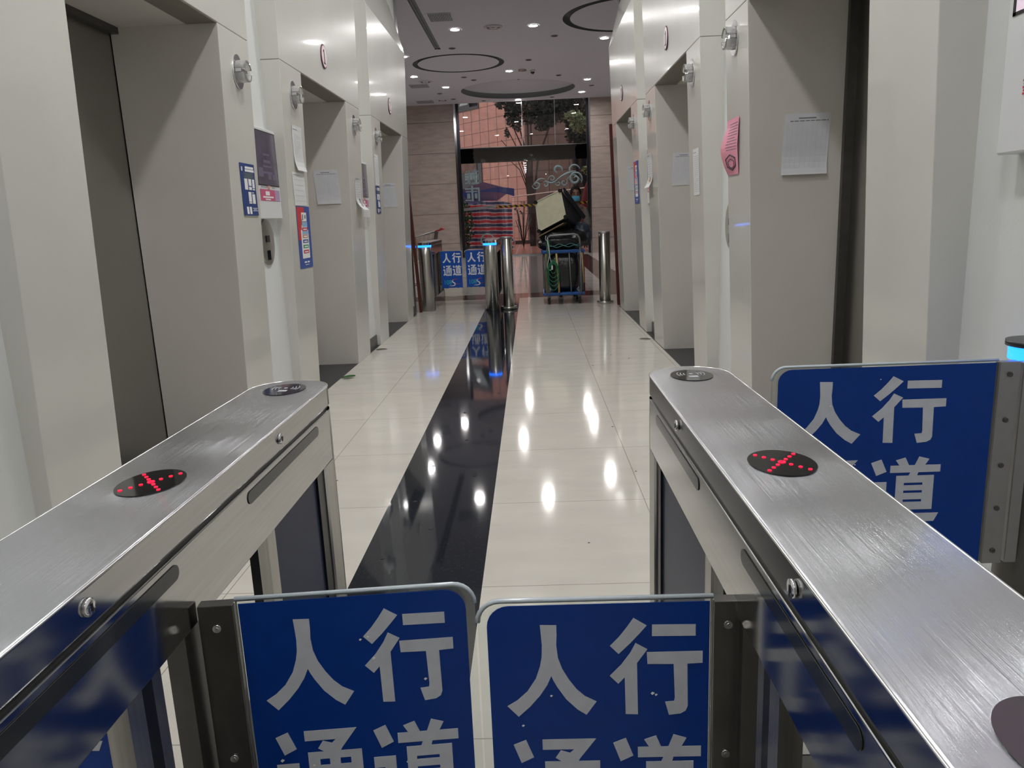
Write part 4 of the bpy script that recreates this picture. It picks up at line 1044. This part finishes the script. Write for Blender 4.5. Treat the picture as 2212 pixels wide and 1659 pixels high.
for l, sd, y, z in (('chrome and clear lamp on the nearest left surround', -1, 4.72, 2.264), ('chrome and clear lamp on the near edge of the middle left surround', -1, 5.80, 2.296), ('chrome and clear lamp on the far edge of the middle left surround', -1, 7.74, 2.31), ('chrome and clear lamp on the farthest left surround', -1, 8.82, 2.312),
                    ('chrome and clear lamp on the nearest right surround', 1, 4.77, 2.326), ('chrome and clear lamp on the near edge of the middle right surround', 1, 5.95, 2.343), ('chrome and clear lamp on the far edge of the middle right surround', 1, 7.98, 2.349), ('chrome and clear lamp on the farthest right surround', 1, 9.14, 2.368)):
    lantern(l, sd, y, z)
for l, sd, y, z in (('oval number sign over the middle left lift', -1, 6.73, 2.74), ('oval number sign over the farthest left lift', -1, 9.78, 2.766), ('oval number sign over the middle right lift', 1, 6.95, 2.798), ('oval number sign over the farthest right lift', 1, 10.14, 2.844)):
    number_oval(l, sd, y, z)
wall_screen('white framed advert screen on the left wall beside the blue poster', -1, 5.03, 5.48, 1.42, 2.01)
wall_screen('white framed advert screen on the left wall further down the corridor', -1, 8.10, 8.50, 1.43, 2.01)
wall_screen('white framed advert screen on the right wall behind the hanging card', 1, 8.43, 8.80, 1.46, 2.06)
wall_screen('large white framed advert screen at the right frame edge', 1, 1.60, 2.27, 1.47, 2.45, lit=True, brand=True)
call_plate('dark oval call panel on the left wall below the advert screen', -1, 5.26, 1.265)
call_plate('dark oval call panel on the right wall peeping out beside the pink paper', 1, 5.37, 1.25)
blue_poster('narrow blue poster on the nearest left surround', -1, 4.63, 4.87, 1.438, 1.745)
blue_poster('narrow blue poster on the farthest left surround below a notice', -1, 8.69, 8.92, 1.478, 1.775)
bank_poster('red and blue poster on the middle left surround', -1, 5.69, 6.02, 1.05, 1.51)
bank_poster('red and blue poster on the farthest right surround', 1, 8.94, 9.30, 1.47, 1.944)
text_notice('long white notice curling at the foot above the red and blue poster on the left', -1, 5.71, 5.94, 1.765, 2.08, 3, curl=.03, flap=True)
n_ = text_notice('faint white notice between the curled notice and the red and blue poster', -1, 5.65, 5.95, 1.515, 1.752, 8, rows=5)
text_notice('narrow white notice above the blue poster on the farthest left surround', -1, 8.68, 8.90, 1.785, 2.115, 13, rows=18)
text_notice('narrow notice with dense text on the middle right surround', 1, 5.79, 5.99, 1.471, 1.805, 17, rows=18)
cd = text_notice('white card bending off the far edge of the middle left surround', -1, 7.67, 7.91, 1.503, 1.828, 21, curl=.10, m=WHITEPL, rows=9, flap=True)
pt = wallpt(-1, 7.67, 7.91, 1.503, 1.828, .002, curl=.10, tilt=-.03); patch(MB(), pt, .55, .10, .68, .35, .003).build('dark_slot', BLACKP, cd)
cd = text_notice('white hanging card on the far edge of the middle right surround', 1, 7.93, 8.24, 1.61, 1.95, 23, curl=.06, m=WHITEPL, rows=9, flap=True)
pt = wallpt(1, 7.93, 8.24, 1.61, 1.95, .002, curl=.06); patch(MB(), pt, .45, .16, .75, .30, .003).build('brown_picture', KRAFT, cd)
grid_notice('inspection sheet in the opening of the middle left lift', revpt(7.45, -2.04, -1.81, 1.565, 1.88, skew=-.02, curl=.01))
grid_notice('inspection sheet in the opening of the farthest left lift', revpt(10.62, -2.0, -1.81, 1.58, 1.90, skew=-.02))
grid_notice('large crumpled inspection sheet in the opening of the nearest right lift', revpt(4.50, 1.435, 1.69, 1.53, 1.86, skew=.02, curl=.02))
grid_notice('inspection sheet in the opening of the middle right lift', revpt(7.64, 1.39, 1.60, 1.605, 1.91, skew=.01))
grid_notice('inspection sheet half hidden in the farthest right opening', revpt(10.90, 1.36, 1.53, 1.675, 2.0))
# pink paper with a mask drawing, bent away from the surround
def pinkpt(u, v, d=0.0):
    z = 1.56 + .325 * v; y = 4.95 - .27 * u - .03 * (1 - v) * (1 - 2 * u) * .5 + .02 * (1 - v)
    b = .035 * (1 - u) * math.sin(PI * min(1, v * 1.15)) + .02 * (.5 - abs(v - .5)) + .004
    return (FR(z) - b - d, y, z)
pk = tag(solid(pinkpt, 6, 14).build('pink_paper', PINKPAPER), 'bent pink paper with a face mask drawing on the nearest right surround', 'notice')
lines(pinkpt, .30, .95, .42, .93, 10, 31, .002, h=.4).build('printed_text', INK, pk)
m = MB()
def loop(c, ru, rv, r, n=7): m.tube([pinkpt(c[0] + ru * math.cos(2 * PI * i / n + PI / 2), c[1] + rv * math.sin(2 * PI * i / n + PI / 2), .0025) for i in range(n)], r, 5, closed=True)
loop((.55, .22), .34, .14, .0035, 6); loop((.55, .20), .22, .085, .0022, 6); m.build('mask_drawing', BLACKINK, pk)

# ------------------------------------------------------------------ small things on the floor
for x, y, l in ((-1.69, 8.27, 'small round floor drain cover by the left wall'), (1.22, 8.32, 'small round floor drain cover by the right wall'), (-1.86, 11.85, 'small round floor drain cover by the far left gate housing'), (1.33, 11.95, 'small round floor drain cover beside the right bollard'), (-1.45, 14.0, 'small round floor drain cover behind the far gate panels')):
    t = thing('floor_drain', l, 'drain', (x, y, 0), group='floor drain covers')
    MB().lathe([(.062, .0005), (.062, .003), (.05, .004)], n=24).build('rim', GREYSTEEL, t)
    MB().cyl((0, 0, .0005), (0, 0, .0035), .05, n=24).build('cover', mat('brass_dark', (.16, .13, .09), .4, .7), t)
lf = MB().grid(lambda u, v: (-1.70 + .13 * (u - .5), 6.72 + .05 * (v - .5) * math.sin(PI * max(.05, u)) * 2, .004 + .02 * abs(v - .5) + .012 * u), 10, 4)
tag(lf.build('fallen_leaf', LEAFG), 'single green leaf on the floor at the edge of the dark lift threshold', 'leaf')
tp = thing('floor_strip', 'pale metal strip with black edges on the floor beneath the side lane panel', 'floor strip', (.80, 1.655, 0))
MB().box((-.27, -.028, .0005), (.47, .028, .003)).build('plate', GREYMET, tp)
MB().box((-.27, -.032, .0005), (.47, -.028, .0035)).box((-.27, .028, .0005), (.47, .032, .0035)).build('edge', BLACKP, tp)
rnd = random.Random(5); deb = []
for i, (x, y) in enumerate([(-.52, 5.3), (-.45, 4.6), (-.6, 4.1), (-.35, 3.9), (-.62, 3.55), (-.5, 3.2), (-.42, 3.0), (-.66, 2.9), (-.3, 5.9), (-.55, 6.4), (-.5, 7.0), (.52, 3.9), (.49, 4.8), (.53, 6.9), (.75, 7.4), (.9, 7.2), (.2, 3.0), (-1.1, 3.9)]):
    m = MB(); q = rnd.uniform(.006, .014)
    m.add([(x - q, y, .0008), (x, y - q * .5, .0008), (x + q * 1.2, y + q * .3, .0008), (x + q * .2, y + q * .6, .0008), (x, y, .004)], [(0, 1, 4), (1, 2, 4), (2, 3, 4), (3, 0, 4), (0, 3, 2, 1)])
    o = tag(m.build('floor_crumb', BLACKINK), 'tiny dark crumb lying on the marble floor', 'debris', 'crumbs on the floor')

# ------------------------------------------------------------------ trolley, its load and the man behind it
tr = thing('platform_trolley', 'two deck blue platform trolley standing at the end of the corridor', 'trolley', (.50, 12.4, 0))
MB().box((-.33, -.35, .14), (.33, .55, .185)).build('lower_deck', TROLBLUE, tr, bevel=.012)
m = MB(); m.box((-.33, -.35, .80), (.33, -.29, .85)); m.box((-.33, .49, .80), (.33, .55, .85)); m.box((-.33, -.29, .80), (-.27, .49, .85)); m.box((.27, -.29, .80), (.33, .49, .85))
m.build('upper_frame', TROLBLUE, tr, bevel=.01)
m = MB(); m.tube([(-.245, -.37, .16), (-.245, -.37, 1.0), (-.235, -.37, 1.05), (-.20, -.37, 1.075), (.17, -.37, 1.09), (.225, -.37, 1.07), (.255, -.37, 1.02), (.262, -.37, .93), (.262, -.37, .16)], .0165, 10)
m.build('handle', TROLSTEEL, tr)
for x in (-.30, .30):
    for y in (-.28, .48): MB().cyl((x, y, .18), (x, y, .81), .014, n=10).build('post', TROLSTEEL, tr)
for x in (-.235, .245):
    for y in (-.26, .44):
        c = MB().box((x - .028, y - .03, .095), (x + .028, y + .03, .142)).build('caster', TROLSTEEL, tr)
        MB().cyl((x - .016, y - .01, .055), (x + .016, y - .01, .055), .055, n=20).build('wheel', BLACKR, c)
def bag(name, label, parts, m=BAG, seed=1, group='black bin bags', e=1.0):
    b = MB()
    for i, (c, r) in enumerate(parts): b.ball(c, r, 26, 16, jitter=.09 if e == 1 else .045, seed=seed + i, e=e)
    o = b.build(name, m, sub=1); return tag(o, label, 'bin bag', group)
bag('bin_bag', 'large black bin bag stuffed between the trolley decks', [((.505, 12.44, .50), (.262, .36, .31))], seed=3, e=.45)
bag('bin_bag', 'wide black bin bag lying on top of the trolley', [((.50, 12.45, .96), (.39, .28, .13)), ((.26, 12.35, .93), (.16, .18, .09)), ((.70, 12.45, 1.0), (.22, .22, .15)), ((.42, 12.4, 1.07), (.30, .2, .12))], seed=9)
bag('bin_bag', 'blue black bin bag bulging out at the right of the trolley', [((.83, 12.62, 1.10), (.155, .2, .17)), ((.90, 12.6, 1.02), (.10, .16, .14))], BAGB, seed=14)
def stick(label, a, b, r, m, nm='wooden_stick', cat='stick', grp='sticks leaning on the trolley'):
    tag(MB().tube([a, b], r, 8).build(nm, m), label, cat, grp)
stick('tan wooden stick left of centre on the trolley', (.42, 12.02, .19), (.39, 12.03, .80), .015, WOOD)
stick('thin grey metal rod right of centre on the trolley', (.61, 12.03, .20), (.59, 12.03, .80), .009, TROLSTEEL, 'metal_rod', 'rod')
stick('weathered wooden stick at the left edge of the trolley', (.235, 12.02, .19), (.225, 12.02, .80), .017, WOODD)
stick('grey pole at the right of the trolley', (.77, 12.015, .19), (.765, 12.01, .82), .012, TROLSTEEL, 'metal_rod', 'rod')
stick('pale broken slat at the right edge of the trolley', (.815, 12.02, .33), (.785, 12.02, .80), .009, WOOD, 'broken_lath', 'wood strip')
stick('brown slat at the far right edge of the trolley', (.822, 12.05, .19), (.81, 12.05, .80), .012, REDWOOD, 'broken_lath', 'wood strip')
hs = MB()
for k in range(5):
    a = .05 + .012 * k
    hs.tube([(.335 + (a + .015 * math.sin(k)) * math.cos(2 * PI * i / 22), 12.0 - .006 * k, .60 - .04 * k + a * 2.1 * math.sin(2 * PI * i / 22)) for i in range(22)], .006, 6, closed=True)
hs.tube([(.28, 12.0, .98), (.27, 12.0, .9), (.25, 12.0, .8), (.23, 12.0, .55), (.25, 12.0, .35)], .007, 6)
for k in range(4): hs.tube([(.265 + .028 * math.cos(2 * PI * i / 14), 12.03 + .028 * math.sin(2 * PI * i / 14), .92 + .025 * k) for i in range(14)], .007, 6, closed=True)
tag(hs.build('green_hose', HOSE), 'tangled green hose hanging from the left of the trolley', 'hose')
cb = MB(); cb.tube([(.26, 12.0, 1.05), (.265, 11.99, .97), (.28, 11.99, .88), (.285, 11.99, .78), (.265, 11.99, .70), (.245, 11.99, .64), (.25, 11.99, .57), (.285, 11.99, .545), (.315, 11.99, .56), (.318, 11.99, .62), (.30, 11.99, .70), (.285, 11.99, .76), (.27, 11.99, .88), (.255, 11.99, 1.0), (.235, 11.99, 1.01), (.225, 11.99, 1.04), (.235, 11.99, 1.08)], .0055, 6)
cb.box((.303, 11.98, .555), (.330, 12.0, .62)); tag(cb.build('white_cable', CABLE), 'white cable looped over the trolley handle with a small connector', 'cable')
rp = MB()
for k in range(2): rp.tube([(.27 + .5 * i / 16, 12.0, .90 + .025 * k + .014 * math.sin(i * 1.1 + 2 * k) + .012 * i / 16) for i in range(17)], .006, 6)
tag(rp.build('teal_rope', ROPE), 'thin teal rope tied across the trolley handle', 'rope')
cd = MB(); cd.hexa([(.12, 12.22, 1.055), (.52, 12.12, 1.25), (.62, 12.5, 1.25), (.2, 12.6, 1.06), (.12, 12.22, 1.075), (.52, 12.12, 1.27), (.62, 12.5, 1.27), (.2, 12.6, 1.08)])
tag(cd.build('cardboard_sheet', WOODD), 'brown flattened cardboard under the tipped armchair', 'cardboard')
# tipped armchair with pale underside
ot = thing('tipped_chair', 'dark padded chair lying tipped on the trolley showing its pale underside', 'chair', (.35, 12.3, 1.10))
A_, B_, C_, D_ = (.085, 12.28, 1.605), (.495, 12.10, 1.775), (.575, 12.10, 1.345), (.125, 12.28, 1.125)
o3 = lambda p: (p[0] - .35, p[1] - 12.3, p[2] - 1.10)
back_ = [(.30, 12.8, 1.55), (.86, 12.75, 1.36), (.80, 12.75, 1.16), (.30, 12.8, 1.10)]
def subdq(q, n=6):
    return q
m = MB(); v = [o3(p) for p in (A_, B_, C_, D_)] + [o3(p) for p in back_]
m.add(v, [(0, 1, 2, 3), (7, 6, 5, 4), (0, 4, 5, 1), (1, 5, 6, 2), (2, 6, 7, 3), (3, 7, 4, 0)]); m.build('body', UPHOL, ot, bevel=.03)
nrm = (Vector(B_) - Vector(A_)).cross(Vector(D_) - Vector(A_)).normalized()
if nrm.y > 0: nrm = -nrm
cen = (Vector(A_) + Vector(B_) + Vector(C_) + Vector(D_)) / 4
def ins(p, k=.93, d=.004): return tuple(cen.lerp(Vector(p), k) + nrm * d - Vector((.35, 12.3, 1.10)))
def chop(q, k):   # cut the corners where the feet sit
    out = []
    for i in range(4):
        p = Vector(q[i]); out += [tuple(p.lerp(Vector(q[i - 1]), k)), tuple(p.lerp(Vector(q[(i + 1) % 4]), k))]
    return out
oc = [ins(p, .95) for p in (A_, B_, C_, D_)]; pts = chop(oc, .09); n_ = nrm * .004
MB().add([tuple(Vector(p)) for p in pts] + [tuple(Vector(p) - n_) for p in pts], [tuple(range(8)), tuple(range(15, 7, -1))] + [(i, (i + 1) % 8, 8 + (i + 1) % 8, 8 + i) for i in range(8)]).build('underside_cloth', CALICO, ot)
hm = MB().tube([tuple(Vector(p) + nrm * .003) for p in pts], .007, 6, closed=True); hm.build('cloth_hem', mat('calico_hem', (.68, .66, .52), .9), ot)
for p in (A_, B_, C_, D_):
    q = Vector(ins(p, .93, .0)); MB().cyl(tuple(q), tuple(q + nrm * .035), .034, .028, n=16).build('foot', BLACKP, ot)
side = [(.52, 12.12, 1.79), (.885, 12.7, 1.34), (.865, 12.72, 1.30), (.54, 12.12, 1.70)]
s3 = [o3(p) for p in side]; m = MB(); m.hexa([*s3[:4], *[(x + .03, y + .03, z + .012) for x, y, z in s3]]); m.build('arm_rail', UPHOL, ot, bevel=.008)

# man, bent behind the trolley
def skin_chain(name, nodes, edges, m, parent, sub=2, root=0):
    me = bpy.data.meshes.new(name); me.from_pydata([n[0] for n in nodes], edges, []); me.materials.append(m)
    o = bpy.data.objects.new(name, me); COL.objects.link(o); o.parent = parent
    o.modifiers.new('skin', 'SKIN'); o.modifiers['skin'].use_smooth_shade = True
    lay = me.skin_vertices[0].data if me.skin_vertices else None
    if lay is None:
        me.attributes; bpy.context.view_layer.objects.active = o; bpy.ops.object.mode_set(mode='OBJECT'); bpy.ops.mesh.customdata_skin_add(); lay = me.skin_vertices[0].data
    for i, n in enumerate(nodes):
        r = n[1]; lay[i].radius = (r, r) if isinstance(r, (int, float)) else r
    lay[root].use_root = True
    s = o.modifiers.new('subdivision', 'SUBSURF'); s.levels = sub; s.render_levels = sub
    return o
man = thing('person', 'person in a grey shirt and blue face mask pushing the loaded trolley', 'person', (.78, 13.3, 0))
N_ = [((-.13, .02, .98), .13), ((-.09, .0, 1.15), .125), ((-.04, -.04, 1.33), (.15, .12)), ((0, -.07, 1.45), (.10, .08)), ((0, -.08, 1.56), .055), ((.0, -.09, 1.63), .062),
      ((.15, -.06, 1.45), .062), ((.19, -.12, 1.24), .048), ((.14, -.36, 1.12), .040), ((.11, -.46, 1.12), .034),
      ((-.17, -.06, 1.45), .066), ((-.26, -.12, 1.24), .052), ((-.24, -.36, 1.10), .042), ((-.21, -.46, 1.08), .034),
      ((-0.07, .03, .90), .10), ((-0.06, .0, .50), .068), ((-0.05, .06, .10), .046), ((-0.05, -.06, .045), .042),
      ((-0.27, .03, .90), .10), ((-0.28, .05, .50), .068), ((-0.29, .12, .10), .046), ((-0.29, 0, .045), .042)]
E_ = [(0, 1), (1, 2), (2, 3), (3, 4), (4, 5), (3, 6), (6, 7), (7, 8), (8, 9), (3, 10), (10, 11), (11, 12), (12, 13), (0, 14), (14, 15), (15, 16), (16, 17), (0, 18), (18, 19), (19, 20), (20, 21)]
body = skin_chain('body', N_, E_, SKIN, man)
hc = Vector((.0, -.11, 1.70))
hd = MB().ball(tuple(hc + Vector((0, .01, .03))), (.076, .095, .098), 24, 18); hd.ball(tuple(hc + Vector((0, -.025, -.055))), (.056, .062, .062), 20, 12)
hd.ball(tuple(hc + Vector((0, -.098, -.005))), (.013, .018, .022), 10, 8)
for s in (-1, 1): hd.ball(tuple(hc + Vector((s * .078, .01, -.005))), (.011, .02, .03), 10, 8)
hdo = hd.build('head', SKIN, man)
ey = MB()
for s in (-1, 1): ey.ball(tuple(hc + Vector((s * .03, -.083, .022))), (.013, .008, .007), 10, 8)
ey.build('eyes', BLACKINK, hdo)
bw = MB()
for s in (-1, 1): bw.tube([tuple(hc + Vector((s * .012, -.089, .043))), tuple(hc + Vector((s * .032, -.087, .05))), tuple(hc + Vector((s * .052, -.074, .044)))], .004, 5)
bw.build('eyebrows', HAIR, hdo)
def hairf(u, v):
    a = 2 * PI * u; front = max(0, -math.sin(a)) ** 1.5
    e2 = math.radians(90 - (118 - 66 * front + 7 * math.sin(a * 7)) * v)
    r = 1.17 + .05 * math.sin(a * 9 + 5 * v) + .04 * math.sin(a * 17)
    return (hc.x + .078 * r * math.cos(e2) * math.cos(a), hc.y + .014 + .099 * r * math.cos(e2) * math.sin(a), hc.z + .036 + .106 * r * math.sin(e2))
MB().grid(hairf, 56, 10).build('hair', HAIR, man)
def maskf(u, v):
    a = math.radians(-58 + 116 * u); z = -.02 - .085 * v
    r = .088 + .016 * math.sin(PI * v) * math.cos(a)
    return (hc.x + .82 * r * math.sin(a), hc.y - .02 - r * math.cos(a), hc.z + z + .008 * math.cos(a))
mk = MB().grid(maskf, 14, 8); mk.build('face_mask', MASK, man)
SH = [((-.13, .02, .99), (.145, .125)), ((-.09, .0, 1.15), (.14, .125)), ((-.04, -.04, 1.33), (.16, .13)), ((0, -.065, 1.46), (.13, .10)), ((0, -.075, 1.51), .07), ((.15, -.06, 1.45), .080), ((.19, -.12, 1.24), .066), ((.165, -.27, 1.165), .060), ((-.17, -.06, 1.45), .084), ((-.262, -.12, 1.24), .070), ((-.25, -.27, 1.16), .062)]
skin_chain('shirt', SH, [(0, 1), (1, 2), (2, 3), (3, 4), (3, 5), (5, 6), (6, 7), (3, 8), (8, 9), (9, 10)], SHIRT, man)
TRS = [((-.15, .02, 1.0), .135), ((-0.07, .03, .88), .115), ((-0.06, .0, .50), .085), ((-0.05, .06, .12), .062), ((-0.27, .03, .88), .115), ((-0.28, .05, .50), .085), ((-0.29, .12, .12), .062)]
skin_chain('trousers', TRS, [(0, 1), (1, 2), (2, 3), (0, 4), (4, 5), (5, 6)], TROUSER, man)
for s, y in ((1, 0), (-1, .06)):
    MB().ball((s * .12 - .17, y - .03, .045), (.052, .14, .045), 16, 10).build('shoe', SHOE, man)
    # hands resting on the bag
    hx, hy, hz = (.11, -.46, 1.12) if s > 0 else (-.21, -.46, 1.08)
    nodes = [((hx, hy, hz), .034), ((hx, hy - .05, hz - .01), (.042, .020)), ((hx, hy - .09, hz - .02), (.042, .018))]; ed = [(0, 1), (1, 2)]
    for k, (dx, ln) in enumerate(((-.033, .060), (-.011, .072), (.011, .068), (.033, .052))):
        b0 = len(nodes); nodes += [((hx + dx, hy - .105, hz - .024), .0095), ((hx + dx * 1.1, hy - .105 - ln * .5, hz - .035), .009), ((hx + dx * 1.1, hy - .105 - ln * .85, hz - .06), .008)]
        ed += [(2, b0), (b0, b0 + 1), (b0 + 1, b0 + 2)]
    b0 = len(nodes); nodes += [((hx - s * .045, hy - .06, hz - .01), .011), ((hx - s * .065, hy - .095, hz - .02), .0095)]; ed += [(1, b0), (b0, b0 + 1)]
    skin_chain('hand', nodes, ed, SKIN, man, sub=1)

# shopping cart beyond the far left gate
sc = thing('shopping_cart', 'wire shopping cart with red handle standing behind the far left gate', 'shopping cart', (-2.35, 15.2, 0))
m = MB()
def lerp(a, b, t): return tuple(a[i] + (b[i] - a[i]) * t for i in range(3))
tc = [(-.45, -.25, .95), (.50, -.25, 1.18), (.50, .25, 1.18), (-.45, .25, .95)]; bc = [(-.35, -.2, .60), (.35, -.2, .62), (.35, .2, .62), (-.35, .2, .60)]
for i in range(4):
    j = (i + 1) % 4
    m.tube([tc[i], tc[j]], .010, 6); m.tube([bc[i], bc[j]], .008, 6)
    for k in range(0, 11): m.tube([lerp(tc[i], tc[j], k / 10), lerp(bc[i], bc[j], k / 10)], .0035, 5)
    for k in (1, 2, 3): m.tube([lerp(tc[i], bc[i], k / 4), lerp(tc[j], bc[j], k / 4)], .0035, 5)
for k in range(1, 8): m.tube([lerp(bc[0], bc[1], k / 8), lerp(bc[3], bc[2], k / 8)], .0035, 5)
m.build('basket', WIRE, sc)
m = MB()
for y in (-.22, .22): m.tube([(.50, y, 1.18), (.42, y, .6), (.40, y, .15), (-.40, y, .15)], .012, 6)
m.build('frame', WIRE, sc)
MB().cyl((.62, -.27, 1.22), (.62, .27, 1.22), .022, n=14).build('handle', REDP, sc)
m = MB().tube([(.50, -.25, 1.18), (.62, -.25, 1.22)], .012, 6).tube([(.50, .25, 1.18), (.62, .25, 1.22)], .012, 6); m.build('handle_arm', REDP, sc)
for x in (-.38, .38):
    for y in (-.2, .2): MB().cyl((x, y - .015, .06), (x, y + .015, .06), .06, n=16).build('wheel', BLACKR, sc)
tag(MB().ball((-2.42, 15.15, .92), (.20, .17, .24), 20, 14, jitter=.12, seed=4).build('kraft_bag', KRAFT, sub=1), 'crumpled brown bag sitting in the shopping cart', 'bag')
